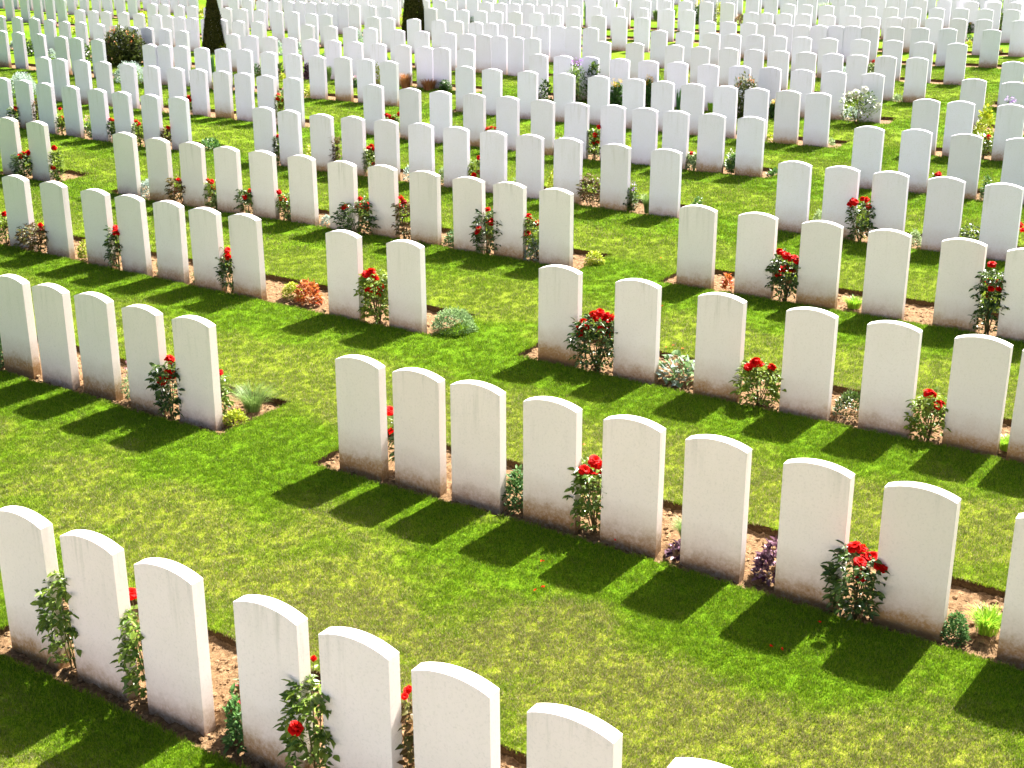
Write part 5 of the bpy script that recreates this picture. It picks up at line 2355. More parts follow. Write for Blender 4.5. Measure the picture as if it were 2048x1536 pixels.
def soil_material(name, stops, scale):
    m, n, b = newmat(name)
    geo = N_(n, 'ShaderNodeNewGeometry')
    P = geo.outputs['Position']
    col = ramp(n, noise_(n, P, scale, 5, 0.75), stops)
    n.links.new(col, b.inputs['Base Color'])
    b.inputs['Roughness'].default_value = 0.95
    b.inputs['Specular IOR Level'].default_value = 0.1
    bp = N_(n, 'ShaderNodeBump')
    bp.inputs['Strength'].default_value = 1.0
    bp.inputs['Distance'].default_value = 0.015
    n.links.new(noise_(n, P, 60.0, 5, 0.75), bp.inputs['Height'])
    n.links.new(bp.outputs[0], b.inputs['Normal'])
    return m
M['soil'] = soil_material('bed_soil', [(0.30, (0.055, 0.030, 0.014)), (0.50, (0.150, 0.088, 0.042)), (0.70, (0.27, 0.175, 0.092))], 30.0)
M['clod'] = soil_material('soil_clod', [(0.30, (0.09, 0.05, 0.024)), (0.50, (0.21, 0.128, 0.064)), (0.70, (0.38, 0.26, 0.15))], 40.0)
M['cut'] = soil_material('turf_cut', [(0.35, (0.03, 0.016, 0.007)), (0.7, (0.09, 0.055, 0.022))], 60.0)

def leaf_mat(name, c1, c2, rough=0.45, trans=0.32, spec=0.22, scale=28.0):
    m, n, b = newmat(name)
    geo = N_(n, 'ShaderNodeNewGeometry')
    rnd = geo.outputs['Random Per Island']
    col = mixc(n, rnd, c1, c2)
    col = mixc(n, math_(n, 'MULTIPLY', noise_(n, geo.outputs['Position'], scale, 2), 0.5), col, tuple(v * 0.45 for v in c1))
    n.links.new(col, b.inputs['Base Color'])
    b.inputs['Roughness'].default_value = rough
    b.inputs['Specular IOR Level'].default_value = spec
    tr = N_(n, 'ShaderNodeBsdfTranslucent')
    n.links.new(col, tr.inputs[0])
    mx = N_(n, 'ShaderNodeMixShader')
    mx.inputs[0].default_value = trans
    n.links.new(b.outputs[0], mx.inputs[1]); n.links.new(tr.outputs[0], mx.inputs[2])
    n.links.new(mx.outputs[0], n.nodes['Material Output'].inputs[0])
    return m

LM = {
 'green': leaf_mat('rose_leaf_green', (0.07, 0.14, 0.012), (0.24, 0.32, 0.04), 0.36, 0.32, 0.4),
 'dark': leaf_mat('rose_leaf_dark', (0.025, 0.062, 0.008), (0.12, 0.19, 0.03), 0.36, 0.32, 0.4),
 'glossy': leaf_mat('rose_leaf_glossy', (0.025, 0.065, 0.008), (0.12, 0.19, 0.03), 0.34, 0.32, 0.45),
 'yellow': leaf_mat('rose_leaf_yellow', (0.10, 0.18, 0.02), (0.26, 0.32, 0.03), 0.45),
 'bronze': leaf_mat('rose_leaf_bronze', (0.16, 0.08, 0.03), (0.10, 0.14, 0.03), 0.45),
 'olive': leaf_mat('leaf_olive', (0.03, 0.055, 0.010), (0.16, 0.18, 0.04), 0.5),
 'pale': leaf_mat('leaf_pale', (0.20, 0.30, 0.10), (0.38, 0.46, 0.24), 0.5),
 'herb': leaf_mat('leaf_herb', (0.05, 0.13, 0.03), (0.12, 0.24, 0.05), 0.4),
 'lime': leaf_mat('leaf_lime', (0.26, 0.36, 0.02), (0.55, 0.55, 0.03), 0.45),
 'silver': leaf_mat('leaf_silver', (0.32, 0.42, 0.36), (0.50, 0.58, 0.50), 0.7),
 'sage': leaf_mat('leaf_sage', (0.12, 0.22, 0.07), (0.30, 0.42, 0.17), 0.6),
 'feather': leaf_mat('leaf_feather', (0.07, 0.20, 0.13), (0.14, 0.32, 0.22), 0.5),
 'purple': leaf_mat('leaf_purple', (0.05, 0.012, 0.025), (0.30, 0.17, 0.23), 0.25, 0.1),
 'coleus': leaf_mat('leaf_coleus', (0.38, 0.06, 0.02), (0.58, 0.25, 0.05), 0.45),
 'brown': leaf_mat('leaf_brown', (0.26, 0.15, 0.07), (0.40, 0.28, 0.16), 0.5),
 'tuft': leaf_mat('blade_soft', (0.09, 0.19, 0.03), (0.27, 0.35, 0.10), 0.5, 0.35),
 'bright': leaf_mat('blade_bright', (0.16, 0.38, 0.02), (0.42, 0.58, 0.05), 0.4, 0.35),
 'iris': leaf_mat('blade_iris', (0.03, 0.10, 0.04), (0.10, 0.22, 0.06), 0.4, 0.36),
 'redgrass': leaf_mat('blade_red', (0.30, 0.09, 0.03), (0.45, 0.26, 0.10), 0.5, 0.35),
 'conifer': leaf_mat('conifer_needles', (0.006, 0.013, 0.004), (0.11, 0.105, 0.03), 1.0, 0.0, 0.0, 6.0),
 'stem': leaf_mat('plant_stem', (0.06, 0.08, 0.02), (0.12, 0.08, 0.03), 0.6, 0.0),
 'bark': leaf_mat('tree_bark', (0.09, 0.06, 0.04), (0.14, 0.10, 0.07), 0.9, 0.0, 0.1),
 'dryleaf': leaf_mat('leaf_dead', (0.20, 0.13, 0.06), (0.30, 0.20, 0.10), 0.8, 0.1),
 'red': leaf_mat('petal_red', (0.55, 0.002, 0.001), (0.78, 0.006, 0.003), 0.6, 0.2, 0.08, 60),
 'darkred': leaf_mat('petal_dark_red', (0.30, 0.004, 0.008), (0.45, 0.01, 0.012), 0.5, 0.15, 0.3, 60),
 'pink': leaf_mat('petal_pink', (0.75, 0.30, 0.42), (0.85, 0.50, 0.60), 0.5),
 'violet': leaf_mat('petal_violet', (0.32, 0.12, 0.55), (0.55, 0.32, 0.75), 0.5),
 'gold': leaf_mat('petal_gold', (0.80, 0.45, 0.02), (0.85, 0.62, 0.05), 0.5),
 'orange': leaf_mat('petal_orange', (0.80, 0.16, 0.04), (0.85, 0.36, 0.14), 0.5),
 'white': leaf_mat('petal_white', (0.78, 0.76, 0.60), (0.85, 0.84, 0.76), 0.5),
}

# ---------------------------------------------------------------- ground: beds cut out of the lawn
def bed_outline(seg):
    fr, bk = [], []
    def uvec(a): return Vector((math.cos(R(a)), math.sin(R(a)))), Vector((-math.sin(R(a)), math.cos(R(a))))
    n = len(seg)
    FO = 0.16 if seg[0][1] < 11.5 else 0.115
    for k, (x, y, a) in enumerate(seg):
        u, v = uvec(a)
        c = Vector((x, y))
        if k == 0: fr.append(c - u * 0.36 - v * FO); bk.append(c - u * 0.36 + v * 0.62)
        fr.append(c - v * FO); bk.append(c + v * 0.62)
        if k == n - 1: fr.append(c + u * 0.36 - v * FO); bk.append(c + u * 0.36 + v * 0.62)
    return fr, bk

rnd = random.Random(11)
OUT = [bed_outline(s) for s in BEDS]
def jitter_line(pts, amp, step):
    """cut turf edge: subdivide and wobble a little"""
    res = []
    for a, b in zip(pts, pts[1:]):
        L = (b - a).length
        n = max(1, int(L / step))
        for i in range(n):
            p = a.lerp(b, i / n)
            res.append(p + Vector((rnd.uniform(-amp, amp), rnd.uniform(-amp, amp))))
    res.append(pts[-1].copy())
    return res

verts = [Vector((-420, -60)), Vector((420, -60)), Vector((420, 700)), Vector((-420, 700))]
faces = []
POLY = []
for fr, bk in OUT:
    near = fr[0].y < 19
    loop = fr + bk[::-1] + [fr[0]]
    loop = jitter_line(loop, 0.006 if near else 0.0, 0.09 if near else 5.0)[:-1]
    i0 = len(verts)
    verts += loop
    faces.append(list(range(i0, i0 + len(loop))))
    POLY.append(loop)
edges = [(0, 1), (1, 2), (2, 3), (3, 0)]
cv, ce, cf, ov, oe, of = delaunay_2d_cdt(verts, edges, faces, 0, 1e-5, True)
mb = MB()
mb.v = [(p.x, p.y, gz(p.x, p.y) + LAWN) for p in cv]
for f, o in zip(cf, of):
    if not o:
        mb.f.append(tuple(f)); mb.m.append(0)
for loop in POLY:
    n = len(loop)
    for i in range(n):
        a, b = loop[i], loop[(i + 1) % n]
        za, zb = gz(a.x, a.y), gz(b.x, b.y)
        mb.add([(a.x, a.y, za + LAWN), (b.x, b.y, zb + LAWN), (b.x, b.y, zb - 0.07), (a.x, a.y, za - 0.07)], [(0, 1, 2, 3)], 1)
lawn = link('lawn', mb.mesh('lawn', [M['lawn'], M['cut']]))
tag(lawn, 'mown lawn between the rows of graves', kind='structure')

# soil of each bed
clods = []
for fr, bk in OUT:
    ymin = min(p.y for p in fr)
    dx = 0.02 if ymin < 9 else (0.035 if ymin < 16 else 0.12)
    L = [0.0]
    for a, b in zip(fr, fr[1:]): L.append(L[-1] + (b - a).length)
    nu = max(2, int(L[-1] / dx)); nv = max(2, int(0.735 / dx))
    cols = []
    for i in range(nu + 1):
        s = L[-1] * i / nu
        k = min(max([q for q in range(len(L) - 1) if L[q] <= s + 1e-9]), len(fr) - 2)
        t = (s - L[k]) / max(1e-6, L[k + 1] - L[k])
        cols.append((fr[k].lerp(fr[k + 1], t), bk[k].lerp(bk[k + 1], t)))
    mb = MB()
    amp = 0.02 if ymin < 16 else 0.008
    for a, b in cols:
        for j in range(nv + 1):
            t = j / nv * 1.02 - 0.01
            p = a.lerp(b, t)
            h = noise.fractal(Vector((p.x * 14, p.y * 14, 3.1)), 0.8, 2.1, 4)
            hump = 0.012 * math.sin(min(1, max(0, t)) * math.pi)
            mb.v.append((p.x, p.y, gz(p.x, p.y) - 0.034 + amp * h + hump))
    for i in range(nu):
        for j in range(nv):
            q = i * (nv + 1) + j
            mb.f.append((q, q + nv + 1, q + nv + 2, q + 1)); mb.m.append(0)
    bed = link('flower_bed', mb.mesh('flower_bed', [M['soil']], True))
    tag(bed, 'long strip of bare brown soil under a row of headstones', kind='structure')
    if ymin < 18:
        n = int(L[-1] * 0.735 * (900 if ymin < 9 else 420))
        for _ in range(n):
            a, b = cols[rnd.randrange(len(cols))]
            t = rnd.random()
            p = a.lerp(b, t)
            h = noise.fractal(Vector((p.x * 14, p.y * 14, 3.1)), 0.8, 2.1, 4)
            sc = 0.3 + 1.5 * rnd.random() ** 3
            clods.append((p.x, p.y, gz(p.x, p.y) - 0.034 + amp * h + 0.012 * math.sin(t * math.pi) + 0.002, sc))

# ---------------------------------------------------------------- scattering helper (points -> instances)
def scatter(name, pts, coll, seed):
    pts = np.array(pts, dtype=float)
    me = bpy.data.meshes.new(name)
    me.from_pydata([tuple(p[:3]) for p in pts], [], [])
    at = me.attributes.new('sc', 'FLOAT', 'POINT')
    at.data.foreach_set('value', pts[:, 3].astype('f'))
    o = link(name, me)
    g = bpy.data.node_groups.new(name + '_scatter', 'GeometryNodeTree')
    g.interface.new_socket('Geometry', in_out='INPUT', socket_type='NodeSocketGeometry')
    g.interface.new_socket('Geometry', in_out='OUTPUT', socket_type='NodeSocketGeometry')
    gi = g.nodes.new('NodeGroupInput'); go = g.nodes.new('NodeGroupOutput')
    ip = g.nodes.new('GeometryNodeInstanceOnPoints')
    ci = g.nodes.new('GeometryNodeCollectionInfo')
    ci.inputs['Collection'].default_value = coll
    ci.inputs['Separate Children'].default_value = True
    ci.inputs['Reset Children'].default_value = True
    ip.inputs['Pick Instance'].default_value = True
    na = g.nodes.new('GeometryNodeInputNamedAttribute'); na.data_type = 'FLOAT'; na.inputs[0].default_value = 'sc'
    rv = g.nodes.new('FunctionNodeRandomValue'); rv.data_type = 'FLOAT_VECTOR'
    rv.inputs[0].default_value = (-0.18, -0.18, 0); rv.inputs[1].default_value = (0.18, 0.18, 6.283)
    rv.inputs['Seed'].default_value = seed
    ri = g.nodes.new('FunctionNodeRandomValue'); ri.data_type = 'INT'
    ri.inputs[4].default_value = 0; ri.inputs[5].default_value = 50
    ri.inputs['Seed'].default_value = seed + 5
    g.links.new(gi.outputs[0], ip.inputs['Points'])
    g.links.new(ci.outputs[0], ip.inputs['Instance'])
    g.links.new(ri.outputs[2], ip.inputs['Instance Index'])
    g.links.new(rv.outputs[0], ip.inputs['Rotation'])
    g.links.new(na.outputs[0], ip.inputs['Scale'])
    g.links.new(ip.outputs[0], go.inputs[0])
    md = o.modifiers.new('scatter', 'NODES'); md.node_group = g
    return o

def hidden(name, meshes):
    c = bpy.data.collections.new(name)
    for i, me in enumerate(meshes):
        c.objects.link(bpy.data.objects.new(name, me))
    return c

def clod_mesh(seed):
    r = random.Random(seed)
    mb = MB()
    t = (1 + 5 ** .5) / 2
    vs = [(-1, t, 0), (1, t, 0), (-1, -t, 0), (1, -t, 0), (0, -1, t), (0, 1, t), (0, -1, -t), (0, 1, -t), (t, 0, -1), (t, 0, 1), (-t, 0, -1), (-t, 0, 1)]
    fs = [(0, 11, 5), (0, 5, 1), (0, 1, 7), (0, 7, 10), (0, 10, 11), (1, 5, 9), (5, 11, 4), (11, 10, 2), (10, 7, 6), (7, 1, 8), (3, 9, 4), (3, 4, 2), (3, 2, 6), (3, 6, 8), (3, 8, 9), (4, 9, 5), (2, 4, 11), (6, 2, 10), (8, 6, 7), (9, 8, 1)]
    s = (r.uniform(.7, 1.5), r.uniform(.6, 1.1), r.uniform(.4, .8))
    mb.add([tuple(0.0058 * s[k] * v[k] * r.uniform(.75, 1.25) for k in range(3)) for v in vs], fs)
    return mb.mesh('clod', [M['clod']])
co = scatter('soil_clods', clods, hidden('clod_kinds', [clod_mesh(i) for i in range(6)]), 3)
tag(co, 'loose crumbs and clods of brown earth lying in the flower beds', 'soil', kind='stuff')

# ---------------------------------------------------------------- grass blades
def tuft_mesh(seed, n, rad, hmin, hmax, wd):
    r = random.Random(seed)
    mb = MB()
    for _ in range(n):
        a = r.uniform(0, 6.283); d = rad * math.sqrt(r.random())
        x, y = d * math.cos(a), d * math.sin(a)
        h = r.uniform(hmin, hmax); fa = r.uniform(0, 6.283)
        dx, dy = math.cos(fa) * wd / 2, math.sin(fa) * wd / 2
        la = r.uniform(0, 6.283); ln = h * r.uniform(0.15, 1.0)
        lx, ly = math.cos(la) * ln, math.sin(la) * ln
        mb.add([(x - dx, y - dy, -0.004), (x + dx, y + dy, -0.004), (x + lx * .4 + dx * .8, y + ly * .4 + dy * .8, h * .6), (x + lx * .4 - dx * .8, y + ly * .4 - dy * .8, h * .6), (x + lx, y + ly, h)],
               [(0, 1, 2, 3), (3, 2, 4)])
    return mb.mesh('tuft', [M['blade']])

rng = np.random.default_rng(5)
polys = [np.array([(p.x, p.y) for p in fr + bk[::-1]]) for fr, bk in OUT]
def in_beds(x, y):
    ins = np.zeros(len(x), bool)
    for pg in polys:
        lo, hi = pg.min(0) , pg.max(0)
        m = np.where((x > lo[0]) & (x < hi[0]) & (y > lo[1]) & (y < hi[1]) & ~ins)[0]
        if not len(m): continue
        X, Y = x[m], y[m]
        c = np.zeros(len(m), bool)
        n = len(pg)
        for i in range(n):
            x1, y1 = pg[i]; x2, y2 = pg[(i + 1) % n]
            cond = ((y1 > Y) != (y2 > Y))
            with np.errstate(divide='ignore', invalid='ignore'):
                xi = (x2 - x1) * (Y - y1) / (y2 - y1) + x1
            c ^= cond & (X < xi)
        ins[m] |= c
    return ins
def field(y0, y1, dens, sc0, sc1):
    xm = 0.47 * y1 + 1.2
    area = 2 * xm * (y1 - y0)
    n = int(area * dens)
    x = rng.uniform(-xm, xm, n); y = rng.uniform(y0, y1, n)
    m = (np.abs(x) < 0.47 * y + 1.0)
    x, y = x[m], y[m]
    m = ~in_beds(x, y)
    x, y = x[m], y[m]
    z = PLANE[0] * x + PLANE[1] * y + PLANE[2] + LAWN
    return np.stack([x, y, z, rng.uniform(sc0, sc1, len(x))], 1)
pts = np.concatenate([field(2.6, 6.5, 2300, .6, 1.05), field(6.5, 10, 1300, .7, 1.15), field(10, 14, 620, .9, 1.4)])
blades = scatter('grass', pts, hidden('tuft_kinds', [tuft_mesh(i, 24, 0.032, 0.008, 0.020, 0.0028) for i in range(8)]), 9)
tag(blades, 'short green and straw coloured blades of mown grass', 'grass', kind='stuff')
pts = np.concatenate([field(14, 20, 260, .9, 1.4), field(20, 30, 110, 1.1, 1.7)])
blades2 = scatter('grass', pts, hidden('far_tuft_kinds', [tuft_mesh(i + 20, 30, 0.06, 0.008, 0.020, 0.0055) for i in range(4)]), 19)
tag(blades2, 'mown grass of the lanes farther back', 'grass', kind='stuff')
# longer fringe hanging over the cut turf edges of the near beds
fr_pts = []
for loop in POLY:
    if min(p.y for p in loop) > 19: continue
    n = len(loop)
    for i in range(n):
        a, b = loop[i], loop[(i + 1) % n]
        for _ in range(max(1, int((b - a).length / 0.010))):
            p = a.lerp(b, rnd.random())
            q = p + Vector((rnd.gauss(0, .007), rnd.gauss(0, .007)))
            fr_pts.append((q.x, q.y, gz(q.x, q.y) + LAWN - 0.002, rnd.uniform(.7, 1.25)))
fringe = scatter('grass_fringe', fr_pts, hidden('fringe_kinds', [tuft_mesh(i + 40, 7, 0.010, 0.010, 0.024, 0.0024) for i in range(4)]), 29)
tag(fringe, 'untrimmed grass fringe along the cut edges of the flower beds', 'grass', kind='stuff')

# ---------------------------------------------------------------- headstones
SW, ST_, SH, RISE, DEEP = 0.381, 0.0766, 0.7809, 0.040, 0.14
def headstone_geo(bev):
    """slab with a segmental arched top; local origin at the base centre, y = thickness"""
    hw, ht = SW / 2, ST_ / 2
    rad = (hw * hw + RISE * RISE) / (2 * RISE)
    prof = [(-hw, -DEEP), (hw, -DEEP)]
    na = 18
    for i in range(na + 1):
        x = hw - SW * i / na
        prof.append((x, SH + RISE - rad + math.sqrt(rad * rad - x * x)))
    n = len(prof)
    def inset(d):
        cx = 0
        res = []
        for i, (x, z) in enumerate(prof):
            sx = 1 if x > 0 else -1
            xx = x - sx * min(d, abs(x)) if abs(abs(x) - hw) < 1e-6 else x * (1 - d / hw)
            zz = z - d if z > 0 else z
            res.append((xx, zz))
        return res
    rings = []
    if bev > 0:
        ins = inset(bev)
        rings = [(-ht, ins), (-ht + bev, prof), (ht - bev, prof), (ht, ins)]
    else:
        rings = [(-ht, prof), (ht, prof)]
    V, F = [], []
    for y, pr in rings:
        V += [(x, y, z) for x, z in pr]
    for k in range(len(rings) - 1):
        for i in range(n):
            j = (i + 1) % n
            F.append((k * n + i, k * n + j, (k + 1) * n + j, (k + 1) * n + i))
    F.append(tuple(range(n - 1, -1, -1))[::-1])
    F.append(tuple((len(rings) - 1) * n + i for i in range(n))[::-1])
    return V, F
def set_uv(me, loc):
    uv = me.uv_layers.new(name='local')
    vi = np.empty(len(me.loops), dtype=np.int32)
    me.loops.foreach_get('vertex_index', vi)
    uv.data.foreach_set('uv', loc[vi].astype('f').ravel())
V, F = headstone_geo(0.0022)
hs_mesh = {}
for k in 'abc':
    me = bpy.data.meshes.new('headstone')
    me.from_pydata(V, [], F)
    me.materials.append(M['stone_' + k])
    set_uv(me, np.array([(v[0], v[2]) for v in V]))
    me.update()
    bmn = me.validate()
    hs_mesh[k] = me

def ordw(n):
    o = ['', 'first', 'second', 'third', 'fourth', 'fifth', 'sixth', 'seventh', 'eighth', 'ninth', 'tenth', 'eleventh', 'twelfth', 'thirteenth', 'fourteenth', 'fifteenth', 'sixteenth', 'seventeenth', 'eighteenth', 'nineteenth']
    if n < 20: return o[n]
    t = {2: 'twenty', 3: 'thirty', 4: 'forty', 5: 'fifty'}[n // 10]
    return t + '-' + o[n % 10] if n % 10 else {2: 'twentieth', 3: 'thirtieth', 4: 'fortieth', 5: 'fiftieth'}[n // 10]
TONE = {'a': 'warm-lit', 'b': 'pale', 'c': 'white'}
rs = random.Random(4)
for row, x, y, a, k, ro in STONES:
    kind = 'a' if row < 2 else ('b' if row < 4 else 'c')  # tint by row: painted warm bounce in front, cool haze behind
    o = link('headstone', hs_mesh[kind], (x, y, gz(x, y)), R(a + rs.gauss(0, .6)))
    o.rotation_euler[0] = R(rs.gauss(0, .25)); o.rotation_euler[1] = R(rs.gauss(0, .2))
    lab = '%s headstone, %s from the left in the %s row from the front' % (TONE[kind], ordw(k), ordw(row + 1))
    if ro == 1: lab += ', red roses right'
    elif ro == 2: lab += ', red roses left'
    tag(o, lab, 'headstone', 'headstones standing in rows')

# all other headstones (the crowded farthest rows, and the rows that carry on
# below the edge of the picture, added unseen to bounce light): one mesh
V0, F0 = headstone_geo(0)
V0 = np.array(V0)
allv, allf, loc = [], [], []
for x, y, a in REST:
    c, s = math.cos(R(a)), math.sin(R(a))
    q = np.stack([V0[:, 0] * c - V0[:, 1] * s + x, V0[:, 0] * s + V0[:, 1] * c + y, V0[:, 2] + gz(x, y)], 1)
    n0 = len(allv) * len(V0)
    allv.append(q); loc.append(V0[:, [0, 2]])
    allf += [tuple(i + n0 for i in f) for f in F0]
me = bpy.data.meshes.new('remaining_headstones')
me.from_pydata(np.concatenate(allv).tolist(), [], allf)
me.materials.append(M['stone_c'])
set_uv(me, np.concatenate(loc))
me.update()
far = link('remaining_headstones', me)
tag(far, 'crowded white headstones of the farthest rows at the top, plus added unseen front rows', 'headstones', kind='stuff')

# ---------------------------------------------------------------- plants
def frame_from(d):
    d = d.normalized()
    up = Vector((0, 0, 1)) if abs(d.z) < .9 else Vector((1, 0, 0))
    s = d.cross(up).normalized()
    return d, s, s.cross(d).normalized()

def leaf(mb, p, d, L, W, m=0, fold=0.25, roll=None):
    """pointed oval leaf, folded along the midrib"""
    d, s, u = frame_from(d)
    if roll:
        s, u = s * math.cos(roll) + u * math.sin(roll), u * math.cos(roll) - s * math.sin(roll)
    up = u * (fold * W)
    droop = -u * (L * 0.12)
    a = p
    b1 = p + d * L * .35 + s * W * .48 + up; b2 = p + d * L * .35 - s * W * .48 + up
    c = p + d * L * .4
    e1 = p + d * L * .72 + s * W * .36 + up * .8 + droop; e2 = p + d * L * .72 - s * W * .36 + up * .8 + droop
    t = p + d * L + droop * 2
    mb.add([a, b1, c, b2, e1, t, e2], [(0, 2, 1), (0, 3, 2), (1, 2, 5, 4), (2, 3, 6, 5)], m)

def leaf_simple(mb, p, d, L, W, m=0):
    d, s, u = frame_from(d)
    mb.add([p, p + d * L * .5 + s * W * .5, p + d * L + u * L * .05, p + d * L * .5 - s * W * .5], [(0, 1, 2, 3)], m)

def tube(mb, pts, r0, r1, m=0, n=5):
    rings = []
    for i, p in enumerate(pts):
        a = pts[max(0, i - 1)]; b = pts[min(len(pts) - 1, i + 1)]
        d, s, u = frame_from(b - a)
        r = r0 + (r1 - r0) * i / (len(pts) - 1)
        rings.append([p + (s * math.cos(6.283 * k / n) + u * math.sin(6.283 * k / n)) * r for k in range(n)])
    vs = [v for rg in rings for v in rg]
    fs = [(i * n + k, i * n + (k + 1) % n, (i + 1) * n + (k + 1) % n, (i + 1) * n + k) for i in range(len(pts) - 1) for k in range(n)]
    fs.append(tuple(range((len(pts) - 1) * n, len(pts) * n)))
    mb.add(vs, fs, m)

def rvec(r, zlo=-1, zhi=1):
    a = r.uniform(0, 6.283); z = r.uniform(zlo, zhi)
    q = math.sqrt(max(0, 1 - z * z))
    return Vector((q * math.cos(a), q * math.sin(a), z))

def bloom_mesh(name, mat, rad, seed, petals=(5, 7, 8)):
    """rosette of cupped petals around a tight centre"""
    r = random.Random(seed)
    mb = MB()
    for ring, n in enumerate(petals):
        tilt = R([78, 52, 20][ring])           # inner upright, outer spread
        L = rad * [0.75, 0.95, 1.05][ring]
        for i in range(n):
            a = 6.283 * i / n + r.uniform(-.25, .25) + ring
            rad_d = Vector((math.cos(a), math.sin(a), 0)); side = Vector((-math.sin(a), math.cos(a), 0))
            rows = []
            for q in range(4):
                t = q / 3
                tt = tilt * (1 - .35 * t) - R(25) * t * t * ring
                c = rad_d * (L * t * math.cos(tt) + rad * .08) + Vector((0, 0, L * t * math.sin(tt) - rad * .25 * (ring == 2)))
                wdt = L * .62 * math.sin(math.pi * min(1, .15 + t * .72))
                cup = L * .16 * math.sin(math.pi * t)
                rows.append([c + side * (-wdt) + Vector((0, 0, cup)) - rad_d * cup * .4, c, c + side * wdt + Vector((0, 0, cup)) - rad_d * cup * .4])
            vs = [v + Vector((r.gauss(0, rad * .03), r.gauss(0, rad * .03), r.gauss(0, rad * .03))) for rw in rows for v in rw]
            fs = [(q * 3 + k, q * 3 + k + 1, q * 3 + k + 4, q * 3 + k + 3) for q in range(3) for k in range(2)]
            mb.add(vs, fs)
    return mb.mesh(name, [mat], True)
BLOOM = [bloom_mesh('bloom', LM['red'], 0.036, i) for i in range(4)]
BLOOM_D = [bloom_mesh('bloom', LM['darkred'], 0.032, i + 9) for i in range(2)]
BLOOM_W = [bloom_mesh('bloom', LM['white'], 0.055, i + 20) for i in range(2)]

def arc(p, q, bow, n=6):
    mid = (p + q) / 2 + bow
    return [p * (1 - t) ** 2 + mid * 2 * t * (1 - t) + q * t * t for t in [i / n for i in range(n + 1)]]

def rose(x, y, z, h, w, opt, blooms, label, group, seed, bigbloom=None):
    r = random.Random(seed)
    near = y < 17.5
    root = empty('rose_bush', (x, y, z))
    tag(root, label, 'rose bush', group)
    st, lv = MB(), MB()
    tips = []
    for b in blooms:
        tips.append(Vector((b[0], b[1], max(.08, b[2] - .025))))
    nst = 6 if w > .2 else 4
    zt = h * (.86 if blooms else 1.0)
    while len(tips) < len(blooms) + nst:
        a = r.uniform(0, 6.283); d = w * .5 * math.sqrt(r.random())
        tips.append(Vector((d * math.cos(a), d * .8 * math.sin(a), zt * r.uniform(.55, 1.0))))
    L = 0.050 if near else 0.06
    for ti, t in enumerate(tips):
        base = Vector((r.uniform(-.02, .02), r.uniform(-.02, .02), -.01))
        path = arc(base, t, Vector((t.x * .2 + r.uniform(-.02, .02), t.y * .2 + r.uniform(-.02, .02), h * .08)), 7)
        tube(st, path, .0042, .0018)
    core_top = h * (.80 if blooms else 1.0)
    if blooms: core_top = max(h * .55, min(h * .84, min(max(b[2] for b in blooms) - .02, h * .84)))
    dens = 5200 if near else 5000
    if bigbloom: dens *= .35
    n = int(min(3000, max(260, core_top * w * dens)))
    for _ in range(n // 3 if near else n):
        # a spray of three to five leaflets
        t = r.random() ** .8
        zz = core_top * (.10 + .90 * t)
        env = w * .5 * (0.62 + .55 * math.sin(math.pi * min(1, t * .9 + .05)))
        a = r.uniform(0, 6.283); d = env * math.sqrt(r.uniform(.12, 1.0))
        p = Vector((d * math.cos(a), d * .85 * math.sin(a), zz + r.gauss(0, .012)))
        out = Vector((math.cos(a), math.sin(a), r.uniform(-.5, .7))) + rvec(r) * .55
        if near:
            o, s, u = frame_from(out)
            pet = p + o * .03
            leaf(lv, pet, o, L * r.uniform(.8, 1.2), L * .62, 0, roll=r.uniform(-.8, .8))
            for sg in (-1, 1):
                leaf(lv, p + o * .012, (o * .5 + s * sg).normalized(), L * r.uniform(.65, .95), L * .52, 0, roll=r.uniform(-.8, .8))
            if r.random() < .5:
                tube(st, [p - o * .02, pet], .0012, .001, n=3)
        else:
            leaf_simple(lv, p, out, L * r.uniform(.8, 1.3), L * .6)
    # leaves along the flower stems
    for t in tips[:len(blooms)]:
        for k in range(5 if near else 3):
            q = t * r.uniform(.72, .95)
            o = rvec(r, -.2, .8)
            (leaf if near else leaf_simple)(lv, q, o, L * r.uniform(.7, 1), L * .5)
    link('stems', st.mesh('stems', [LM['stem']]), parent=root)
    link('leaves', lv.mesh('leaves', [LM[opt or 'green']]), parent=root)
    for i, b in enumerate(blooms):
        pool = bigbloom or (BLOOM_D if (opt == 'bronze' and i % 2 and y > 8) else BLOOM)
        o = link('bloom', pool[r.randrange(len(pool))], (b[0], b[1], b[2]), r.uniform(0, 6.28), root, b[3] * (r.uniform(.9, 1.2) if y < 26 else 1.2))
        o.scale = (o.scale[0], o.scale[1] * r.uniform(.8, 1), o.scale[2] * r.uniform(.7, .9))
        o.rotation_euler[0] = R(r.uniform(5, 55)); o.rotation_euler[1] = R(r.uniform(-35, 35))
    return root

def dome_leaves(mb, r, h, w, n, L, Wd, m=0, inner=.55, out=.8, simple=False, depth=None):
    for _ in range(n):
        d = rvec(r, 0.02, 1)
        s = r.uniform(inner, 1.0) if r.random() < .5 else r.uniform(.88, 1.05)
        s *= 1 + .22 * noise.noise(Vector((d.x * 1.7, d.y * 1.7, d.z * 1.7)) + Vector((n, L * 900, h * 50)))
        p = Vector((d.x * w * .5 * s, d.y * (depth or w) * .5 * s, max(.0, d.z * h * s - L * .3)))
        o = (d * out + rvec(r, -.3, 1) * .8)
        (leaf_simple if simple else leaf)(mb, p, o, L * r.uniform(.7, 1.3), Wd * r.uniform(.8, 1.2), m)

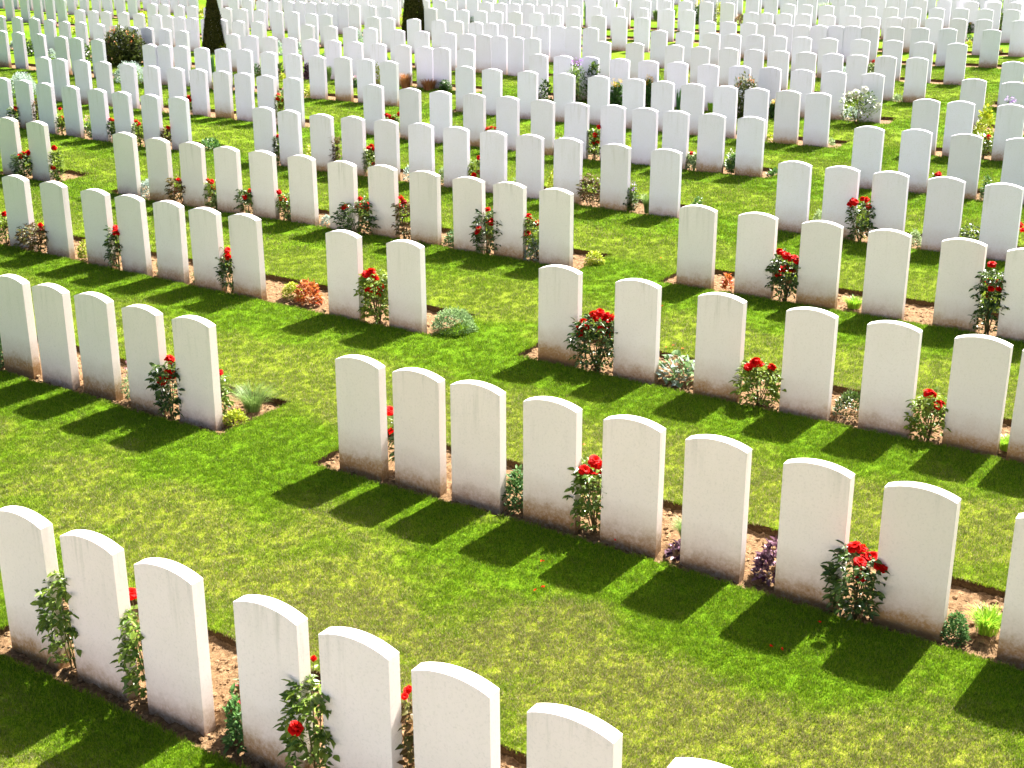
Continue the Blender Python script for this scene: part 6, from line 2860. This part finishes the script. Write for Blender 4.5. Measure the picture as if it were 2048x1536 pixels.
def blades_mb(mb, r, n, h, w, wd, m=0, spread=.5, bend=.5, base=.12):
    for _ in range(n):
        a = r.uniform(0, 6.283); d = w * base * math.sqrt(r.random())
        p = Vector((d * math.cos(a), d * math.sin(a), -.005))
        L = h * r.uniform(.65, 1.08)
        dirv = Vector((math.cos(a), math.sin(a), 0)) * (w * spread * r.uniform(.3, 1))
        s = Vector((-math.sin(a), math.cos(a), 0)) * wd * .5
        pts = []
        for k in range(5):
            t = k / 4
            pts.append(p + dirv * (t ** 1.8) + Vector((0, 0, L * (t - bend * .45 * t * t * t))))
        vs = []
        for k, q in enumerate(pts):
            ww = (1, .95, .8, .5, .06)[k]
            vs += [q - s * ww, q + s * ww]
        mb.add(vs, [(2 * k, 2 * k + 1, 2 * k + 3, 2 * k + 2) for k in range(4)], m)

def petals_mb(mb, r, centre, rad, n=6, m=0):
    for k in range(n):
        a = 6.283 * k / n + r.uniform(-.2, .2)
        d = Vector((math.cos(a), math.sin(a), r.uniform(.1, .6)))
        leaf_simple(mb, centre, d, rad, rad * .8, m)

def head(mb, r, c, rad, n, m=0):
    """dense flower head"""
    for _ in range(n):
        d = rvec(r)
        leaf_simple(mb, c + d * rad * .6, d + rvec(r) * .5, rad * .7, rad * .6, m)

def flowers(mb, r, h, w, n, rad, zlo=.7, zhi=1.0, dense=8):
    for _ in range(n):
        zz = r.uniform(zlo, zhi)
        a = r.uniform(0, 6.283) if r.random() < .4 else r.uniform(3.5, 5.9)
        d = w * .5 * (math.sqrt(max(.05, 1 - (zz * .8) ** 2)) * r.uniform(.75, 1.12))
        head(mb, r, Vector((d * math.cos(a), d * math.sin(a), h * zz)), rad, dense)

GROUP = {'dome': 'low shrubs planted among the graves', 'tuft': 'grass tufts planted among the graves', 'small': 'small bedding plants among the graves', 'tall': 'flowering plants among the graves', 'rose': 'rose bushes planted between the headstones'}

def single(name, mb, mats, loc, label, cat, group):
    return tag(link(name, mb.mesh(name, mats), loc), label, cat, group)

def stems_to(mb, r, h, w, n, rr=.003):
    for _ in range(n):
        a = r.uniform(0, 6.283); d = w * .5 * math.sqrt(r.random())
        tube(mb, arc(Vector((0, 0, -.01)), Vector((d * math.cos(a), d * math.sin(a), h * r.uniform(.7, 1))), Vector((0, 0, h * .1)), 4), rr, rr * .4, n=4)

def flowering(name, cat, desc, loc, h, w, r, leafmat, petalmat, label, nleaf, L, nf, frad, zlo=.7, body=.75, stem=6):
    root = empty(name, loc)
    tag(root, label, cat, GROUP['tall'])
    st, lv, fl = MB(), MB(), MB()
    stems_to(st, r, h, w, stem)
    for _ in range(int(nleaf * 2.2)):
        t = r.random()
        a = r.uniform(0, 6.283); d = w * .5 * math.sqrt(r.random()) * (.75 + .4 * math.sin(t * 3))
        hz = 1 + .25 * noise.noise(Vector((math.cos(a) * 1.5, math.sin(a) * 1.5, h * 9)))
        leaf_simple(lv, Vector((d * math.cos(a), d * math.sin(a), h * body * t * (1 - .5 * (d / (w * .5 + 1e-6)) ** 3 * .6) * hz)), rvec(r, -.2, 1), L * r.uniform(.9, 1.7), L * .62)
    flowers(fl, r, h, w, nf, frad, zlo)
    link('stems', st.mesh('stems', [LM['stem']]), parent=root)
    link('leaves', lv.mesh('leaves', [LM[leafmat]]), parent=root)
    link('blossoms', fl.mesh('blossoms', [LM[petalmat]]), parent=root)
    return root

LEAFWORD = {'green': 'green leaves', 'dark': 'dark green leaves', 'glossy': 'glossy leaves', 'yellow': 'yellowish leaves', 'bronze': 'bronze leaves', 'pale': 'pale leaves'}
for idx, (kind, opt, x, y, z, h, wd, bl, loc) in enumerate(PLANTS):
    r = random.Random(100 + idx)
    L0 = (x, y, z)
    far_ = y > 17.5
    if kind == 'rose':
        nb = len(bl)
        d = ('bare rose bush' if nb == 0 else ('rose bush with one red bloom' if nb == 1 else ('rose bush with few red blooms' if nb < 5 else 'full red rose bush')))
        if nb == 0: d = 'rose bush without blooms'
        rose(x, y, z - .01, h, max(wd, .10), opt, bl, d + ' ' + loc, GROUP['rose'], 300 + idx)
    elif kind == 'whiterose':
        pts = []
        for bx, bz in ((-.16, .80), (-.08, .86), (-.17, .70), (.02, .68), (.30, .52), (.06, .92)):
            pts.append((bx, r.uniform(-.12, .05), h * bz, 1.0))
        rose(x, y, z, h, wd, 'green', pts, 'tall leggy rose with white blooms ' + loc, GROUP['rose'], 300 + idx, BLOOM_W)
    elif kind in ('silver', 'dome', 'yellowdome', 'pale', 'lime', 'cover', 'herb', 'feather', 'purpleleaf', 'bronze', 'coleus', 'bigleaf', 'darkshrub', 'brownhedge'):
        mat, L, W_, nm, word, inner = {
            'silver': ('silver', .03, .012, 'silver_shrub', 'silvery mound', .8), 'dome': ('sage' if opt == 'sage' else 'dark', .026, .015, 'low_shrub', 'sage green dome' if opt == 'sage' else 'dark green low shrub', .75),
            'yellowdome': ('lime', .05, .03, 'golden_shrub', 'yellow green shrub', .7), 'pale': ('pale', .03, .018, 'bedding_plant', 'pale green leafy plant', .5),
            'lime': ('lime', .028, .018, 'bedding_plant', 'yellow green low plant', .5), 'cover': ('herb', .018, .012, 'ground_cover', 'flat green ground cover', .4),
            'herb': ('herb', .04, .022, 'leafy_plant', 'bushy green leafy plant', .4), 'feather': ('feather', .035, .006, 'feathery_plant', 'feathery blue green plant', .4),
            'purpleleaf': ('purple', .042, .034, 'purple_leaved_plant', 'purple leaved low plant', .5), 'bronze': ('bronze', .04, .024, 'bedding_plant', 'reddish bronze small plant', .3),
            'coleus': ('coleus', .045, .035, 'orange_leaved_plant', 'orange red leaved plant', .4), 'bigleaf': ('brown', .07, .05, 'bedding_plant', 'brown and green leafy patch', .2),
            'darkshrub': ('dark', .05, .03, 'dark_shrub', 'dark green shrub', .5), 'brownhedge': ('brown', .05, .03, 'brown_shrub', 'brown leaved shrub', .6)}[kind]
        if far_: L *= 1.35; W_ *= 1.5
        mb = MB()
        n = int(min(2600, max(50, 2.2 * (w_ := max(wd, .08)) * (w_ + 2 * h) / (L * W_) * 1.3)))
        dome_leaves(mb, r, h, max(wd, .08), n, L, W_, 0, inner, simple=far_ or n > 900)
        mats = [LM[mat]]
        if kind == 'bigleaf':
            mats = [LM['brown'], LM['sage'], LM['silver']]
            mb.m = [(i // 4) % 3 if (i // 4) % 5 else 1 for i in range(len(mb.f))]
        if kind in ('cover',): mats = [LM['herb']]
        if kind == 'bronze':
            mats = [LM['bronze'], LM['darkred']]
            mb.m = [((i // 4) % 3 == 0) * 1 for i in range(len(mb.f))]
        single(nm, mb, mats, L0, word + ' ' + loc, 'shrub' if kind in ('silver', 'dome', 'yellowdome', 'darkshrub', 'brownhedge') else 'plant', GROUP['dome' if kind in ('silver', 'dome', 'yellowdome', 'darkshrub') else 'small'])
    elif kind in ('tuft', 'tuftsoft', 'tuftbright', 'tuftbig', 'iris', 'redgrass'):
        mat = {'tuft': 'bright' if opt == 'bright' else 'tuft', 'tuftsoft': 'tuft', 'tuftbright': 'bright', 'tuftbig': 'tuft', 'iris': 'iris', 'redgrass': 'redgrass'}[kind]
        nm, word = {'iris': ('iris_plant', 'sword leaved plant'), 'redgrass': ('ornamental_grass', 'russet ornamental grass'), 'tuftbig': ('ornamental_grass', 'large green ornamental grass')}.get(kind, ('ornamental_grass', 'bright green grass tuft' if mat == 'bright' else 'soft green grass clump'))
        mb = MB()
        n = {'iris': 22, 'redgrass': 420, 'tuftbig': 700}.get(kind, 460 if mat == 'tuft' else 230)
        bw = {'iris': .035, 'redgrass': .009, 'tuftbig': .014}.get(kind, .0035 if mat == 'tuft' else .0075) * (1 if not far_ or kind in ('iris', 'redgrass', 'tuftbig') else 2)
        blades_mb(mb, r, n, h, max(wd, .1), bw, 0, .5 if mat != 'bright' else .42, .7 if kind != 'iris' else .2, .16 if mat == 'tuft' else .28)
        single(nm, mb, [LM[mat]], L0, word + ' ' + loc, 'grass plant', GROUP['tuft'])
    elif kind == 'heather':
        flowering('heather', 'heather', '', L0, h, wd, r, 'sage', 'pink', 'pink flowering heather ' + loc, 260, .02, 26, .009, .55)
    elif kind == 'pinkfl':
        flowering('pink_flower', 'flower', '', L0, h, max(wd, .1), r, 'herb', 'pink', 'small pink flowering plant ' + loc, 160, .035, 12, .018, .7)
    elif kind == 'purplefl':
        flowering('purple_flower', 'flower', '', L0, h, wd, r, 'dark', 'violet', 'purple flowering plant ' + loc, 200, .04, 7, .02, .75)
    elif kind == 'purpleplant':
        flowering('purple_leaved_plant', 'flower', '', L0, h, wd, r, 'purple', 'pink', 'dark purple leaved plant ' + loc, 200, .05, 8, .025, .2)
    elif kind == 'purpletall':
        flowering('purple_flower', 'flower', '', L0, h, wd, r, 'sage', 'violet', 'tall plant with purple flower heads ' + loc, 460, .05, 9, .045, .84, .85, 12)
    elif kind == 'yellowfl':
        flowering('yellow_flower', 'flower', '', L0, h, wd, r, 'herb', 'gold', 'bushy plant with golden yellow flowers ' + loc, 420, .06, 22, .03, .7, .8, 8)
    elif kind == 'whitefl':
        flowering('white_flower', 'flower', '', L0, h, wd, r, 'herb', 'white', 'green plant with small white flowers ' + loc, 220, .045, 18, .018, .5)
    elif kind == 'fuchsia':
        flowering('fuchsia_shrub', 'shrub', '', L0, h, wd, r, 'olive', 'orange', 'dark shrub with orange red flowers ' + loc, 620, .06, 26, .03, .5, .95, 12)
    elif kind == 'bushred':
        flowering('flowering_shrub', 'shrub', '', L0, h, wd, r, 'olive', 'orange', 'big shrub with orange red flowers ' + loc, 1500, .085, 16, .045, .55, .95, 16)
    elif kind == 'redfl':
        flowering('red_flower', 'flower', '', L0, h, wd, r, 'herb', 'red', 'plant with red flower heads ' + loc, 90, .06, 7, .04, .6)
    elif kind == 'orangefl':
        flowering('orange_flower', 'flower', '', L0, h, wd, r, 'herb', 'orange', 'plant with orange flowers ' + loc, 60, .05, 8, .035, .5)

# ---------------------------------------------------------------- clipped conifers
def conifer(x, y, z, h, w, label, seed):
    r = random.Random(seed)
    root = empty('conifer_tree', (x, y, z))
    tag(root, label, 'conifer', 'clipped dark conifers among the graves')
    tr, cr = MB(), MB()
    tube(tr, [Vector((0, 0, -.1)), Vector((.01, 0, h * .3)), Vector((0, .01, h * .6)), Vector((0, 0, h * .92))], .05, .012, n=8)
    for k in range(40):
        zz = h * r.uniform(.05, .9); a = r.uniform(0, 6.283); rad = w * .42 * (1 - zz / h)
        tube(tr, [Vector((0, 0, zz)), Vector((math.cos(a) * rad, math.sin(a) * rad, zz + rad * .7))], .009, .003, n=4)
    n = int(8000 * h)
    for _ in range(n):
        t = 1 - math.sqrt(r.random())
        zz = h * t
        a = r.uniform(0, 6.283)
        prof = (1 - t) ** .85 * (1.0 if t > .06 else .75 + 4 * t)
        lump = 1 + .10 * noise.noise(Vector((math.cos(a) * 2.2, math.sin(a) * 2.2, zz * 5 + seed)))
        rad = w * .5 * prof * lump * (r.uniform(.72, 1.0) if r.random() < .6 else r.uniform(.95, 1.03))
        p = Vector((math.cos(a) * rad, math.sin(a) * rad, zz))
        d = Vector((math.cos(a), math.sin(a), 1.3)) + rvec(r) * .6
        leaf_simple(cr, p, d, r.uniform(.04, .075), .026)
    link('trunk', tr.mesh('trunk', [LM['bark']]), parent=root)
    link('crown', cr.mesh('crown', [LM['conifer']]), parent=root)
for i, (x, y, z, h, wd) in enumerate(TREES):
    conifer(x, y, z, h, wd, ['dark cone shaped conifer at the upper left of the graveyard', 'dark cone shaped conifer at the top centre of the graveyard', 'distant dark conifer showing as a sliver between far headstones'][i], 7 + i)

# ---------------------------------------------------------------- fallen petals on the grass
def petal(seed, mat):
    r = random.Random(seed)
    mb = MB()
    leaf(mb, Vector((0, 0, 0)), Vector((1, .1, .25)), .028, .024, 0, .5)
    leaf(mb, Vector((.004, .006, .002)), Vector((-.3, 1, .3)), .022, .020, 0, .5)
    return mb.mesh('fallen_petal', [mat])
pm = [petal(1, LM['red']), petal(2, LM['orange'])]
for i, (x, y, z) in enumerate(PETALS):
    o = link('fallen_petal', pm[1 if i in (0, 1, 2, 8) else 0], (x, y, gz(x, y) + LAWN + .014), i * 1.7, None, .6)
    tag(o, 'single fallen %s rose petal lying on the lawn' % ('orange' if i in (0, 1, 2, 8) else 'red'), 'petal', 'fallen %s petals on the lawn' % ('orange' if i in (0, 1, 2, 8) else 'red'))
